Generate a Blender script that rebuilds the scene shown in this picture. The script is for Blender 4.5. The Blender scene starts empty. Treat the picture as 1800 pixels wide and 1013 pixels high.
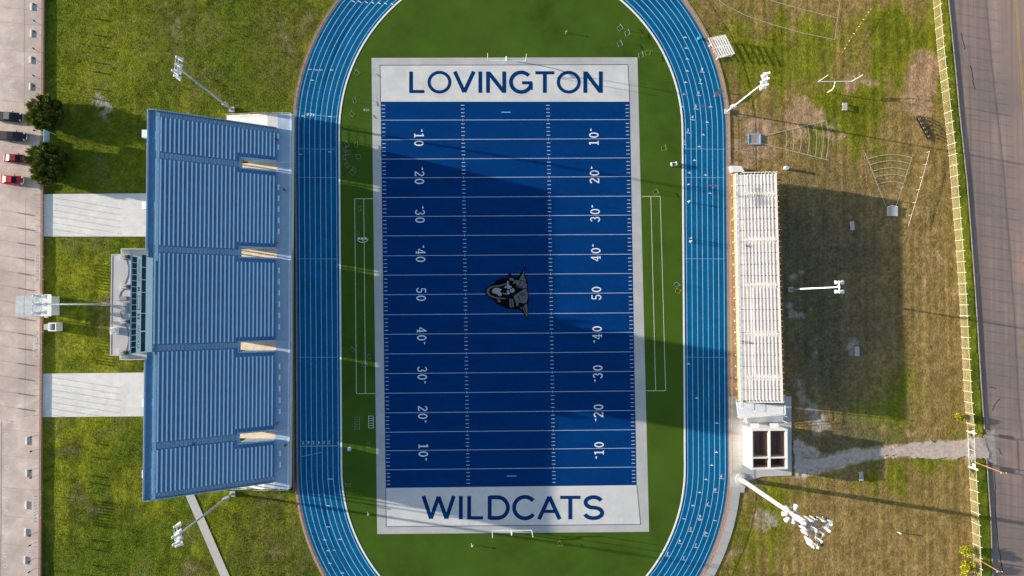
import bpy, bmesh, math, random
import numpy as np
from mathutils import Vector, Matrix, Quaternion
random.seed(7)
R = math.radians
PI = math.pi
scene = bpy.context.scene
col = scene.collection

# ------------------------------------------------------------------ camera, sky, sun, exposure
H = 150.0            # drone height in metres
F = 1200.0           # focal length in pixels of the 1800 px wide photograph
CX, CY = 900.0, 506.5
NADIR = (850.0, 535.0)   # the pixel straight below the drone: the camera is tilted about 3 degrees
cam_data = bpy.data.cameras.new("camera")
cam_data.sensor_width = 36.0
cam_data.lens = 36.0 * F / 1800.0
cam_data.clip_end = 6000.0
cam = bpy.data.objects.new("camera", cam_data)
col.objects.link(cam)
d_nadir = Vector(((NADIR[0] - CX) / F, -(NADIR[1] - CY) / F, -1.0)).normalized()
CAMQ = d_nadir.rotation_difference(Vector((0, 0, -1)))
cam.rotation_mode = 'QUATERNION'
cam.rotation_quaternion = CAMQ
cam.location = (0, 0, H)
scene.camera = cam
CAMM = CAMQ.to_matrix()

SUN_EL = 11.0
SUN_DIR = Vector((-1.0, 0.165, 0)).normalized()      # towards the sun, on plan
TAN = math.tan(R(SUN_EL))
to_sun = Vector((SUN_DIR.x * math.cos(R(SUN_EL)), SUN_DIR.y * math.cos(R(SUN_EL)), math.sin(R(SUN_EL))))
sun_data = bpy.data.lights.new("sun", 'SUN')
sun_data.energy = 4.8
sun_data.angle = R(0.5)
sun_data.color = (1.0, 0.89, 0.73)
sun = bpy.data.objects.new("sun", sun_data)
col.objects.link(sun)
sun.rotation_mode = 'QUATERNION'
sun.rotation_quaternion = to_sun.to_track_quat('Z', 'Y')

world = bpy.data.worlds.new("World")
scene.world = world
world.use_nodes = True
wn = world.node_tree.nodes
sky = wn.new("ShaderNodeTexSky")
sky.sky_type = 'NISHITA'
sky.sun_disc = False
sky.sun_elevation = R(SUN_EL)
sky.sun_rotation = math.atan2(SUN_DIR.x, SUN_DIR.y)
wn["Background"].inputs["Strength"].default_value = 0.11
world.node_tree.links.new(sky.outputs[0], wn["Background"].inputs["Color"])
scene.view_settings.view_transform = 'Standard'
scene.view_settings.look = 'None'
scene.view_settings.exposure = 1.15
scene.view_settings.gamma = 1.0


def at(u, v, z=0.0):
    """The world point at height z that the photograph shows at pixel (u, v)."""
    d = CAMM @ Vector(((u - CX) / F, -(v - CY) / F, -1.0))
    t = (z - H) / d.z
    return Vector((d.x * t, d.y * t, z))


# ------------------------------------------------------------------ materials
def principled(name):
    m = bpy.data.materials.new(name)
    m.use_nodes = True
    nt = m.node_tree
    return m, nt, nt.nodes["Principled BSDF"]


def mat(name, color, rough=0.7, metal=0.0, var=0.18, scale=1.2, detail=5.0, streak=None, bump=0.0, bscale=6.0, spec=0.3, dirt=None):
    """Base colour broken up by world-space noise at two sizes, optional stretched streaks, stains and bump."""
    m, nt, b = principled(name)
    N, L = nt.nodes, nt.links
    geo = N.new("ShaderNodeNewGeometry")
    mp = N.new("ShaderNodeMapping")
    if streak:
        mp.inputs["Scale"].default_value = streak
    L.new(geo.outputs["Position"], mp.inputs["Vector"])
    n1 = N.new("ShaderNodeTexNoise")
    n1.inputs["Scale"].default_value = scale
    n1.inputs["Detail"].default_value = detail
    n1.inputs["Roughness"].default_value = 0.65
    L.new(mp.outputs[0], n1.inputs["Vector"])
    ramp = N.new("ShaderNodeMapRange")
    ramp.inputs["From Min"].default_value = 0.3
    ramp.inputs["From Max"].default_value = 0.7
    ramp.inputs["To Min"].default_value = 1.0 - var
    ramp.inputs["To Max"].default_value = 1.0 + var
    L.new(n1.outputs["Fac"], ramp.inputs["Value"])
    mul = N.new("ShaderNodeVectorMath")
    mul.operation = 'SCALE'
    mul.inputs[0].default_value = color[:3]
    L.new(ramp.outputs[0], mul.inputs["Scale"])
    out = mul.outputs[0]
    if dirt:
        dcol, dscale, lo, hi = dirt
        n2 = N.new("ShaderNodeTexNoise")
        n2.inputs["Scale"].default_value = dscale
        n2.inputs["Detail"].default_value = 8.0
        n2.inputs["Roughness"].default_value = 0.7
        L.new(geo.outputs["Position"], n2.inputs["Vector"])
        r2 = N.new("ShaderNodeMapRange")
        r2.inputs["From Min"].default_value = lo
        r2.inputs["From Max"].default_value = hi
        L.new(n2.outputs["Fac"], r2.inputs["Value"])
        mix = N.new("ShaderNodeMix")
        mix.data_type = 'RGBA'
        L.new(r2.outputs[0], mix.inputs["Factor"])
        L.new(out, mix.inputs["A"])
        mix.inputs["B"].default_value = (*dcol, 1)
        out = mix.outputs["Result"]
    L.new(out, b.inputs["Base Color"])
    b.inputs["Roughness"].default_value = rough
    b.inputs["Metallic"].default_value = metal
    b.inputs["Specular IOR Level"].default_value = spec
    if bump > 0:
        n3 = N.new("ShaderNodeTexNoise")
        n3.inputs["Scale"].default_value = bscale
        n3.inputs["Detail"].default_value = 4.0
        L.new(geo.outputs["Position"], n3.inputs["Vector"])
        bp = N.new("ShaderNodeBump")
        bp.inputs["Strength"].default_value = bump
        bp.inputs["Distance"].default_value = 0.05
        L.new(n3.outputs["Fac"], bp.inputs["Height"])
        L.new(bp.outputs[0], b.inputs["Normal"])
    return m


M = {}
M['infield'] = mat('infield_turf', (.052, .100, .011), .95, var=.36, scale=.10, detail=9, bump=.35, bscale=5, spec=.05, dirt=((.060, .110, .013), .03, .40, .64))
M['white_turf'] = mat('white_turf', (.61, .60, .59), .95, var=.08, scale=.25, detail=9, spec=.05, dirt=((.47, .47, .48), .12, .48, .75))
M['grey_turf'] = mat('grey_border_turf', (.46, .455, .45), .95, var=.10, scale=.25, detail=9, spec=.05, dirt=((.38, .38, .385), .10, .45, .72))
M['blue_turf'] = mat('blue_turf', (.0004, .035, .155), .95, var=.16, scale=.3, detail=9, spec=.04, streak=(.25, 1, 1), dirt=((.0007, .043, .175), .9, .45, .8))
M['letter_blue'] = mat('blue_lettering_turf', (.0008, .034, .135), .95, var=.1, spec=.04)
M['field_line'] = mat('field_line_paint', (.40, .46, .58), .9, var=.12, spec=.1)
M['grass_line'] = mat('grass_line_paint', (.50, .55, .45), .9, var=.25, scale=3, spec=.1)
M['worn_line'] = mat('worn_chalk_line', (.42, .42, .32), .9, var=.35, scale=2, spec=.1)
M['track'] = mat('blue_track_rubber', (.001, .110, .255), .9, var=.2, scale=.35, detail=9, spec=.05, bump=.1, dirt=((.001, .080, .20), .16, .5, .8))
M['track_line'] = mat('track_line_paint', (.40, .60, .78), .8, var=.25, scale=2)
M['track_mark'] = mat('track_mark_paint', (.72, .76, .80), .8, var=.1)
M['red_mark'] = mat('red_track_paint', (.35, .05, .10), .8)
M['emblem_black'] = mat('emblem_black_turf', (.004, .004, .005), .95, var=.1, spec=.04)
M['emblem_grey'] = mat('emblem_grey_turf', (.125, .125, .135), .95, var=.1, spec=.04)
M['emblem_light'] = mat('emblem_light_turf', (.30, .30, .34), .95, var=.1, spec=.04)
M['plaza'] = mat('bleached_plaza_concrete', (.70, .68, .66), .9, var=.12, scale=.5, detail=9, bump=.12, dirt=((.60, .585, .58), .2, .48, .75))
M['concrete'] = mat('pale_concrete', (.52, .50, .48), .9, var=.13, scale=.5, detail=9, bump=.1, dirt=((.42, .40, .38), .25, .45, .75))
M['lot'] = mat('parking_lot_concrete', (.60, .49, .44), .9, var=.20, scale=.4, detail=10, bump=.25, dirt=((.42, .34, .31), .09, .42, .64))
M['joint'] = mat('concrete_joint', (.26, .22, .20), .95)
M['lot_paint'] = mat('faded_stall_paint', (.60, .62, .66), .9, var=.3, scale=3)
M['brick'] = mat('brick_edging', (.33, .19, .15), .9, var=.25, scale=4)
M['path'] = mat('pale_dirt', (.52, .42, .36), .95, var=.25, scale=1.2, detail=9, bump=.5, bscale=3, dirt=((.30, .24, .19), .5, .5, .75))
M['dark_strip'] = mat('dark_strip_surface', (.045, .042, .036), .95, var=.4, scale=2, bump=.4)
M['tan_strip'] = mat('tan_gravel', (.36, .26, .18), .95, var=.25, scale=1.5, bump=.4)
M['track_border'] = mat('brown_concrete_border', (.33, .235, .19), .9, var=.2, scale=1)
M['kerb'] = mat('road_kerb_concrete', (.24, .21, .18), .9, var=.15)
M['road_line'] = mat('yellow_road_paint', (.55, .33, .05), .8, var=.25, scale=2)
M['tar'] = mat('tar_crack_filler', (.03, .03, .035), .7)
M['stand_blue'] = mat('grandstand_blue_metal', (.105, .275, .50), .6, var=.16, scale=.5, detail=8, spec=.3, dirt=((.085, .225, .42), .3, .5, .8))
M['stand_deck'] = mat('grandstand_deck_paint', (.35, .45, .58), .7, var=.12, scale=.4, detail=8, dirt=((.29, .38, .50), .3, .5, .8))
M['bench_blue'] = mat('pale_blue_bench_metal', (.74, .90, .99), .45, var=.05)
M['stand_steel'] = mat('grandstand_galvanised_steel', (.45, .46, .48), .5, metal=.5)
M['white_paint'] = mat('white_paint', (.80, .79, .77), .6, var=.06, scale=.8, detail=8, dirt=((.66, .63, .60), .5, .6, .85))
M['white_metal'] = mat('white_metal', (.80, .80, .80), .4, var=.05)
M['pale_concrete_white'] = mat('white_landing_concrete', (.66, .64, .62), .9, var=.08)
M['tunnel'] = mat('tunnel_plywood_floor', (.62, .52, .40), .8, var=.15, scale=1)
M['box_blue'] = mat('press_box_blue_cladding', (.80, .95, 1.0), .4, var=.03, scale=.6)
M['glass'] = mat('dark_glass', (.006, .009, .016), .12, var=.5, scale=.7, spec=.5)
M['frame_dark'] = mat('dark_window_frame', (.04, .05, .07), .5)
M['roof_grey'] = mat('press_box_roof_membrane', (.50, .47, .47), .85, var=.08, scale=.6, detail=8, dirt=((.42, .40, .40), .3, .5, .75))
M['grey_metal'] = mat('grey_metal', (.30, .31, .33), .45, metal=.4)
M['galv'] = mat('galvanised_pole', (.52, .55, .58), .4, metal=.3)
M['black'] = mat('black_paint', (.012, .012, .014), .5)
M['alu'] = mat('aluminium_plank', (.84, .84, .84), .5, metal=.15, var=.08, scale=.8, detail=8)
M['alu_tread'] = mat('aluminium_footboard', (.54, .52, .52), .6, metal=.1, var=.10, scale=.5, detail=8)
M['tan_panel'] = mat('tan_fascia_panel', (.55, .40, .22), .8, var=.25, scale=1)
M['room_wall'] = mat('brown_room_wall', (.46, .34, .28), .9, var=.2, scale=1.5)
M['dark_floor'] = mat('brown_room_floor', (.38, .29, .245), .9, var=.2)
M['fence_white'] = mat('white_fence_paint', (.74, .70, .58), .5)
M['chain'] = mat('chain_link_wire', (.50, .40, .22), .6, metal=.1)
M['dull_white'] = mat('dull_white_tube', (.30, .32, .32), .6)
M['chain_grey'] = mat('dull_fence_wire', (.30, .27, .24), .6, metal=.2)
M['rust'] = mat('rusty_rail', (.30, .16, .09), .7, var=.3, scale=4)
M['wood'] = mat('brown_wooden_pole', (.30, .14, .07), .85, var=.25, scale=3)
M['tyre'] = mat('tyre_rubber', (.015, .015, .016), .85)
M['chrome'] = mat('chrome_trim', (.78, .78, .80), .2, metal=.6, var=.02)
M['car_black'] = mat('black_car_paint', (.012, .014, .020), .25, var=.1, spec=.5)
M['car_grey'] = mat('dusty_grey_roof_paint', (.16, .165, .18), .4, var=.1)
M['car_maroon'] = mat('maroon_car_paint', (.26, .014, .035), .25, var=.05, spec=.5)
M['car_red'] = mat('bright_red_car_paint', (.55, .022, .045), .25, var=.05, spec=.5)
M['car_pink'] = mat('faded_pink_car_paint', (.62, .30, .30), .4, var=.05)
M['lamp_lens'] = mat('floodlight_lens', (.35, .40, .48), .15, var=.05)
M['head_light'] = mat('headlight_lens', (.7, .72, .75), .1)
M['yellow'] = mat('yellow_plastic', (.36, .30, .04), .6)
M['cyan'] = mat('turquoise_plastic', (.03, .42, .62), .6)
M['orange'] = mat('orange_flag_cloth', (.62, .25, .08), .8)
M['pink_pad'] = mat('pink_platform_grating', (.55, .40, .38), .7)
M['ring_blue'] = mat('throwing_ring_blue_frame', (.20, .45, .72), .6)
M['ring_pad'] = mat('throwing_ring_concrete', (.42, .34, .31), .9, var=.1, scale=2)
M['skin'] = mat('skin', (.42, .24, .17), .6)
M['bark'] = mat('tree_bark', (.10, .07, .05), .9)
M['sign_blue'] = mat('pale_blue_sign_board', (.36, .55, .74), .5)


def leaf_mat(name, c1, c2):
    m, nt, b = principled(name)
    N, L = nt.nodes, nt.links
    g = N.new("ShaderNodeNewGeometry")
    mix = N.new("ShaderNodeMix")
    mix.data_type = 'RGBA'
    L.new(g.outputs["Random Per Island"], mix.inputs["Factor"])
    mix.inputs["A"].default_value = (*c1, 1)
    mix.inputs["B"].default_value = (*c2, 1)
    L.new(mix.outputs["Result"], b.inputs["Base Color"])
    b.inputs["Roughness"].default_value = .75
    b.inputs["Specular IOR Level"].default_value = .15
    return m


M['juniper'] = leaf_mat('juniper_foliage', (.060, .095, .016), (.260, .270, .045))
M['shrub'] = leaf_mat('yellow_shrub_leaves', (.20, .24, .012), (.42, .42, .03))


# ------------------------------------------------------------------ mesh helpers
class MB:
    """Collects shapes and links them as ONE mesh object."""
    def __init__(s):
        s.v, s.f, s.mi, s.mats = [], [], [], []

    def slot(s, m):
        if m not in s.mats:
            s.mats.append(m)
        return s.mats.index(m)

    def add(s, vs, fs, m=None):
        k = len(s.v)
        s.v += [tuple(p) for p in vs]
        i = s.slot(m) if m is not None else 0
        for f in fs:
            s.f.append(tuple(a + k for a in f))
            s.mi.append(i)
        return s

    def hexa(s, b, t, m=None):
        """Bottom loop b and top loop t, any number of corners each."""
        n = len(b)
        fs = [tuple(range(n))[::-1], tuple(range(n, 2 * n))]
        fs += [(i, (i + 1) % n, (i + 1) % n + n, i + n) for i in range(n)]
        return s.add(list(b) + list(t), fs, m)

    def box(s, x0, y0, z0, x1, y1, z1, m=None):
        b = [(x0, y0, z0), (x1, y0, z0), (x1, y1, z0), (x0, y1, z0)]
        return s.hexa(b, [(p[0], p[1], z1) for p in b], m)

    def cbox(s, c, sx, sy, sz, rot=0.0, m=None):
        """Box centred on c on plan, standing on c.z."""
        ca, sa = math.cos(rot), math.sin(rot)
        b = []
        for dx, dy in ((-1, -1), (1, -1), (1, 1), (-1, 1)):
            x, y = dx * sx / 2, dy * sy / 2
            b.append((c[0] + x * ca - y * sa, c[1] + x * sa + y * ca, c[2]))
        return s.hexa(b, [(p[0], p[1], p[2] + sz) for p in b], m)

    def tube(s, pts, r, n=8, m=None, r2=None, cap=True):
        pts = [Vector(p) for p in pts]
        rings = []
        for i, p in enumerate(pts):
            a = pts[max(i - 1, 0)]
            b = pts[min(i + 1, len(pts) - 1)]
            d = (b - a).normalized()
            up = Vector((0, 0, 1)) if abs(d.z) < .95 else Vector((1, 0, 0))
            x = d.cross(up).normalized()
            y = d.cross(x).normalized()
            rr = r if r2 is None else r + (r2 - r) * i / max(len(pts) - 1, 1)
            rings.append([p + (x * math.cos(2 * PI * k / n) + y * math.sin(2 * PI * k / n)) * rr for k in range(n)])
        vs = [q for g in rings for q in g]
        fs = []
        for i in range(len(pts) - 1):
            for k in range(n):
                fs.append((i * n + k, i * n + (k + 1) % n, (i + 1) * n + (k + 1) % n, (i + 1) * n + k))
        if cap:
            fs.append(tuple(range(n))[::-1])
            fs.append(tuple((len(pts) - 1) * n + k for k in range(n)))
        return s.add(vs, fs, m)

    def strip(s, pts, w, z=None, m=None):
        """A flat ribbon of width w along pts."""
        pts = [Vector(p) for p in pts]
        vs = []
        for i, p in enumerate(pts):
            a, b = pts[max(i - 1, 0)], pts[min(i + 1, len(pts) - 1)]
            d = b - a
            nrm = Vector((-d.y, d.x, 0)).normalized() * (w / 2)
            zz = p.z if z is None else z
            vs += [(p.x + nrm.x, p.y + nrm.y, zz), (p.x - nrm.x, p.y - nrm.y, zz)]
        fs = [(2 * i + 1, 2 * i + 3, 2 * i + 2, 2 * i) for i in range(len(pts) - 1)]
        return s.add(vs, fs, m)

    def poly(s, pts, z=None, m=None):
        """A flat face, turned to face up."""
        pts = [Vector(p) for p in pts]
        a = sum(p.x * q.y - q.x * p.y for p, q in zip(pts, pts[1:] + pts[:1]))
        if a < 0:
            pts.reverse()
        vs = [(p.x, p.y, p.z if z is None else z) for p in pts]
        return s.add(vs, [tuple(range(len(vs)))], m)

    def cone(s, c, axis, r0, r1, length, n=10, m=None):
        c, axis = Vector(c), Vector(axis).normalized()
        return s.tube([c, c + axis * length], r0, n, m, r2=r1)

    def build(s, name, m=None, parent=None, kind=None, smooth=False, loc=None):
        me = bpy.data.meshes.new(name)
        off = Vector(loc) if loc is not None else (parent_loc(parent) if parent is not None else Vector((0, 0, 0)))
        me.from_pydata([(p[0] - off.x, p[1] - off.y, p[2] - off.z) for p in s.v], [], s.f)
        mats = s.mats if s.mats else []
        if m is not None and not mats:
            mats = [m]
        for q in mats:
            me.materials.append(q)
        if s.mats:
            me.polygons.foreach_set('material_index', s.mi)
        if smooth:
            me.polygons.foreach_set('use_smooth', [True] * len(s.f))
        me.update()
        o = bpy.data.objects.new(name, me)
        col.objects.link(o)
        if parent is not None:
            o.parent = parent
        elif loc is not None:
            o.location = loc
        if kind:
            o['kind'] = kind
        return o


def parent_loc(p):
    v = Vector((0, 0, 0))
    while p is not None:
        v += p.location
        p = p.parent
    return v


def tag(o, label, cat, group=None):
    o['label'] = label
    o['category'] = cat
    if group:
        o['group'] = group
    return o


def thing(name, label, cat, loc=(0, 0, 0), group=None, rot=0.0):
    o = bpy.data.objects.new(name, None)
    col.objects.link(o)
    o.location = loc
    o.rotation_euler = (0, 0, rot)
    o.empty_display_size = .3
    return tag(o, label, cat, group)


def dup(o, loc=None, rot=None, label=None, group=None, parent=None):
    c = o.copy()
    col.objects.link(c)
    if parent is not None:
        c.parent = parent
    if loc is not None:
        c.location = loc
    if rot is not None:
        c.rotation_euler = (0, 0, rot)
    if label:
        c['label'] = label
    if group:
        c['group'] = group
    for ch in list(o.children):
        dup(ch, parent=c)
    return c


def lerp(a, b, t):
    return a + (b - a) * t


def polyline_at(pts, step):
    """Points every step metres along a polyline, ends included."""
    pts = [Vector(p) for p in pts]
    out, left = [pts[0].copy()], step
    for a, b in zip(pts, pts[1:]):
        d = (b - a).length
        t = left
        while t < d:
            out.append(a.lerp(b, t / d))
            t += step
        left = t - d
    return out


# fractal noise for the painted ground
_rng = np.random.RandomState(3)
_tab = _rng.rand(256, 256)


def vnoise(x, y):
    xi, yi = np.floor(x).astype(int), np.floor(y).astype(int)
    fx, fy = x - xi, y - yi
    fx, fy = fx * fx * (3 - 2 * fx), fy * fy * (3 - 2 * fy)
    g = lambda i, j: _tab[i & 255, j & 255]
    return (g(xi, yi) * (1 - fx) + g(xi + 1, yi) * fx) * (1 - fy) + (g(xi, yi + 1) * (1 - fx) + g(xi + 1, yi + 1) * fx) * fy


def fbm(x, y, oct=5, gain=.55):
    a, s, t = 1.0, 0, 0
    for k in range(oct):
        s = s + a * vnoise(x * 2 ** k + 17.3 * k, y * 2 ** k + 9.1 * k)
        t += a
        a *= gain
    return s / t


def sstep(a, b, x):
    t = np.clip((x - a) / (b - a), 0, 1)
    return t * t * (3 - 2 * t)


# ------------------------------------------------------------------ SETTING: ground
KERB_PX = [(1660, -90), (1668.5, 0), (1678.5, 100), (1687, 190), (1701, 322), (1708, 410), (1717.6, 545), (1726.5, 690), (1735, 805), (1742, 905), (1746, 1013), (1750, 1110)]
kerb_line = [at(u, v) for u, v in KERB_PX]
kerb_ext = [kerb_line[0] + (kerb_line[0] - kerb_line[1]).normalized() * 600] + kerb_line + [kerb_line[-1] + (kerb_line[-1] - kerb_line[-2]).normalized() * 600]
ky = np.array([p.y for p in kerb_ext][::-1])
kx = np.array([p.x for p in kerb_ext][::-1])
LOT_X = at(77, 530).x
LOT_Z = 0.34
ROAD_Z = -0.24


def ground_sheet():
    xs = np.concatenate([[-3000, -600, -200], np.arange(-130, 130.01, .4), [200, 600, 3000]])
    ys = np.concatenate([[-3000, -600, -180], np.arange(-80, 82.01, .4), [180, 600, 3000]])
    X, Y = np.meshgrid(xs, ys)
    RT = np.array(CAMM.transposed())
    P = np.stack([X, Y, np.full_like(X, -H)], -1) @ RT.T
    U = CX + F * P[..., 0] / -P[..., 2]
    V = CY - F * P[..., 1] / -P[..., 2]
    n1 = fbm(X * .035 + 5, Y * .035, 6)
    n2 = fbm(X * .16 + 40, Y * .16 + 11, 5)
    n3 = fbm(X * .9, Y * .9 + 70, 4)
    mow = fbm(X * .55 + 3, Y * .03 + 8, 3)

    Uw = U + 90 * (fbm(X * .11 + 31, Y * .11 + 3, 4) - .5)
    Vw = V + 90 * (fbm(X * .11 + 77, Y * .11 + 51, 4) - .5)
    mow2 = fbm(X * 1.5 + 3 + .6 * n2, Y * .05, 2)

    def blob(cu, cv, ru, rv, p=1.0):
        q = Uw if p == 1.0 else U
        t = Vw if p == 1.0 else V
        return np.exp(-(((q - cu) / ru) ** 2 + ((t - cv) / rv) ** 2) ** p)
    deep = np.array([.036, .055, .006])
    green = np.array([.066, .090, .008])
    lime = np.array([.138, .152, .013])
    dry = np.array([.225, .166, .058])
    tan = np.array([.27, .185, .085])
    dirt = np.array([.345, .235, .15])
    pale = np.array([.34, .31, .28])
    # left lawns: green, patches of deeper and yellower grass
    left = green + (lime - green) * sstep(.40, .64, n1 + .7 * (n2 - .5))[..., None]
    left = left + (deep - left) * (.8 * sstep(.50, .70, n2 + .4 * (mow - .5)))[..., None]
    w = blob(195, 95, 70, 60) + .6 * blob(240, 270, 60, 70)
    left = left + (lime - left) * np.clip(.8 * w * (n2 + .3), 0, 1)[..., None]
    left = left * np.array([1.50, 1.45, 1.20])
    kl = fbm(X * .22 + 61, Y * .22 + 8, 6, .68)
    left = left + (np.array([.175, .150, .055]) - left) * (.40 * sstep(.54, .70, kl))[..., None]
    left = left + (np.array([.060, .080, .012]) - left) * (.38 * sstep(.47, .33, kl))[..., None]
    sc_ = blob(190, 175, 26, 40) + .8 * blob(300, 50, 30, 40) + .7 * blob(185, 255, 22, 14) + .6 * blob(500, 60, 40, 60) + .5 * blob(470, 930, 50, 40)
    left = left + (np.array([.36, .33, .27]) - left) * (.65 * sstep(.55, .85, sc_ * (.2 + 1.3 * n3)))[..., None]
    w = .9 * blob(480, 90, 60, 90) + .8 * blob(300, 60, 50, 70) + .8 * blob(480, 940, 80, 60)
    left = left + (np.array([.115, .105, .030]) - left) * np.clip(w * (n3 * .9 + .1), 0, .8)[..., None]
    left = left + (dirt - left) * (.30 * sstep(.66, .85, n2))[..., None]
    # right ground: dry brown with green swathes and bare earth
    g = .24 + 1.5 * (n1 - .5) + .8 * (n2 - .5) + .7 * (mow - .5)
    g = g + .55 * blob(1360, 60, 160, 70) + .65 * blob(1500, 190, 90, 60) + .55 * blob(1590, 60, 80, 60) + .35 * blob(1320, 120, 60, 60)
    g = g + .5 * blob(1640, 190, 14, 60) + .7 * blob(1655, 900, 12, 5) + .5 * blob(1480, 870, 130, 22) + .8 * blob(1560, 812, 130, 12) + .4 * blob(1350, 900, 40, 40)
    g = g - .75 * blob(1615, 150, 26, 50) - .45 * blob(1610, 230, 50, 70) - .5 * blob(1600, 470, 70, 150) - .4 * blob(1560, 940, 140, 80) + .1 * blob(1600, 660, 90, 60)
    ryt = dry + (lime * 1.12 - dry) * sstep(.30, .72, g)[..., None]
    ryt = ryt + (green - ryt) * (.40 * sstep(.72, 1.0, g))[..., None]
    ryt = ryt + (tan - ryt) * (.55 * sstep(.42, .0, g) * sstep(.3, .7, n3))[..., None]
    dk = 1.15 * blob(1455, 520, 125, 230, 2) + .8 * blob(1500, 780, 110, 40, 2)  # ground colour darkened where the stand's and restroom building's shadows fall
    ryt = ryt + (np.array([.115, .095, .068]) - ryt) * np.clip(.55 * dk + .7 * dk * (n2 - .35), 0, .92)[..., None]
    e = 1.1 * blob(1315, 235, 52, 50) + 1.0 * blob(1390, 215, 55, 26) + .8 * blob(1330, 270, 70, 30) + .8 * blob(1335, 905, 34, 36) + .8 * blob(1305, 985, 40, 26)
    e = e + .8 * blob(1600, 748, 70, 14) + .7 * blob(1690, 470, 5, 240) + .6 * blob(1300, 140, 16, 18) + .8 * blob(1380, 820, 40, 14) + .65 * blob(1616, 135, 25, 45) + .5 * blob(1500, 140, 60, 30)
    kd = fbm(X * .30 + 13, Y * .30 + 5, 6, .72)
    e = e + .75 * blob(1608, 150, 34, 60) + .7 * blob(1625, 235, 40, 40) + .6 * blob(1500, 132, 40, 26) + .5 * blob(1440, 215, 60, 40) + .5 * blob(1575, 330, 60, 40) + .5 * blob(1640, 480, 30, 120) + .4 * blob(1560, 960, 90, 40)
    ryt = ryt + (dirt - ryt) * (.85 * sstep(.42, .80, e * (.18 + 1.15 * np.clip((kd - .5) * 2.6 + .5, 0, 1)) + .25 * (n3 - .5)))[..., None]
    pv = np.interp(U, [1398, 1450, 1500, 1560, 1625, 1690, 1740], [806, 815, 803, 794, 792, 790, 789])
    pw = np.interp(U, [1398, 1450, 1560, 1740], [34, 14, 10, 18])
    e = np.exp(-(np.abs(V - pv) / (pw * 1.25)) ** 3) * sstep(1392, 1402, U)
    ryt = ryt + (np.array([.46, .37, .31]) - ryt) * sstep(.35, .75, e * (.55 + .9 * n3))[..., None]
    e = .55 * blob(1425, 640, 18, 90) + .8 * blob(1405, 500, 30, 14) + .7 * blob(1395, 560, 22, 30) + .7 * blob(1500, 600, 24, 26) + .9 * blob(1425, 740, 22, 40) + .8 * blob(1345, 920, 36, 26) + .5 * blob(1540, 700, 60, 40)
    ryt = ryt + (pale - ryt) * (.75 * sstep(.42, .85, e * (.2 + 1.5 * fbm(X * .8 + 9, Y * .8, 4))))[..., None]
    verge = sstep(0, 1, (U - np.interp(Y, [p.y for p in [at(1712, 1013), at(1702, 755), at(1686, 527), at(1668, 275), at(1640, 0)]], [1716, 1706, 1690, 1672, 1644])) / 3)
    vg = green * 1.7 + (lime * 1.7 - green * 1.7) * sstep(.35, .65, n2)[..., None]
    ryt = ryt + (vg - ryt) * verge[..., None]
    wr = sstep(870, 930, U)[..., None]
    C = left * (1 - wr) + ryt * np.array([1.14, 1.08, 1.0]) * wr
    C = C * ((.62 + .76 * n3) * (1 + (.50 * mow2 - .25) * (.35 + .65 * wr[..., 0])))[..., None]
    # height: everything stays just under zero, rough, and drops below road level beyond the kerb
    Z = -.012 - .16 * (fbm(X * .7 + 2, Y * .7, 4) * .6 + .4 * n3) * sstep(.1, .5, n2 + .25)
    Z = Z - .10 * mow2 * wr[..., 0]
    edge = np.interp(Y, ky, kx)
    Z = np.where(X > edge, ROAD_Z - .25, Z)
    # loose grass tufts, coloured like the ground they stand in
    rs = np.random.RandomState(11)
    n = 230000
    px_, py_ = rs.uniform(-100, 112, n), rs.uniform(-66, 70, n)
    Q = np.stack([px_, py_, np.full(n, -H)], -1) @ RT.T
    u, v = CX + F * Q[:, 0] / -Q[:, 2], CY - F * Q[:, 1] / -Q[:, 2]
    rad = np.where(v < 232, np.hypot(u - 898, v - 232), np.where(v > 823, np.hypot(u - 902, v - 823), np.abs(u - 900)))
    ok = (rad > 390) & (u > 84) & (px_ < np.interp(py_, ky, kx) - .4)
    ok &= ~((u < 330) & (((v > 334) & (v < 422)) | ((v > 650) & (v < 739))))
    ok &= ~((np.abs(u - (331 + (v - 862) * .434)) < 12) & (v > 855) & (u < 440))
    ok &= ~((u > 270) & (u < 525) & (v > 190) & (v < 872))
    ok &= ~((u > 1270) & (u < 1397) & (v > 286) & (v < 872))
    ok &= ~((v > 823) & (u > 900) & (np.hypot(u - 902, v - 823) < 406))
    ok &= ~((np.abs(u - 1326) < 14) & (np.abs(v - 245) < 12)) & ~((np.abs(u - 1568) < 14) & (np.abs(v - 372) < 12))
    ok &= ~((u > 1392) & (np.abs(v - np.interp(u, [1398, 1450, 1500, 1560, 1625, 1690, 1740], [806, 815, 803, 794, 792, 790, 789])) < np.interp(u, [1398, 1450, 1560, 1740], [36, 16, 12, 20])))
    ix = np.clip(np.round((px_ + 130) / .4).astype(int) + 3, 0, X.shape[1] - 1)
    iy = np.clip(np.round((py_ + 80) / .4).astype(int) + 3, 0, X.shape[0] - 1)
    c = C[iy, ix]
    bare = c[:, 0] / np.maximum(c[:, 1], 1e-4)
    ok &= rs.rand(n) < np.clip(1.9 - bare, .12, 1) * np.clip((fbm(px_ * .5, py_ * .5, 4) - .35) * 4, .1, 1)
    px_, py_, c, iy, ix = px_[ok], py_[ok], c[ok], iy[ok], ix[ok]
    n = len(px_)
    zz = Z[iy, ix] - .02
    a = rs.uniform(0, 2 * PI, n)
    hh = rs.uniform(.05, .15, n)
    ww = rs.uniform(.04, .11, n)
    lx, ly = rs.uniform(-.06, .06, n), rs.uniform(-.06, .06, n)
    tv = np.zeros((n, 6, 3))
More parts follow.
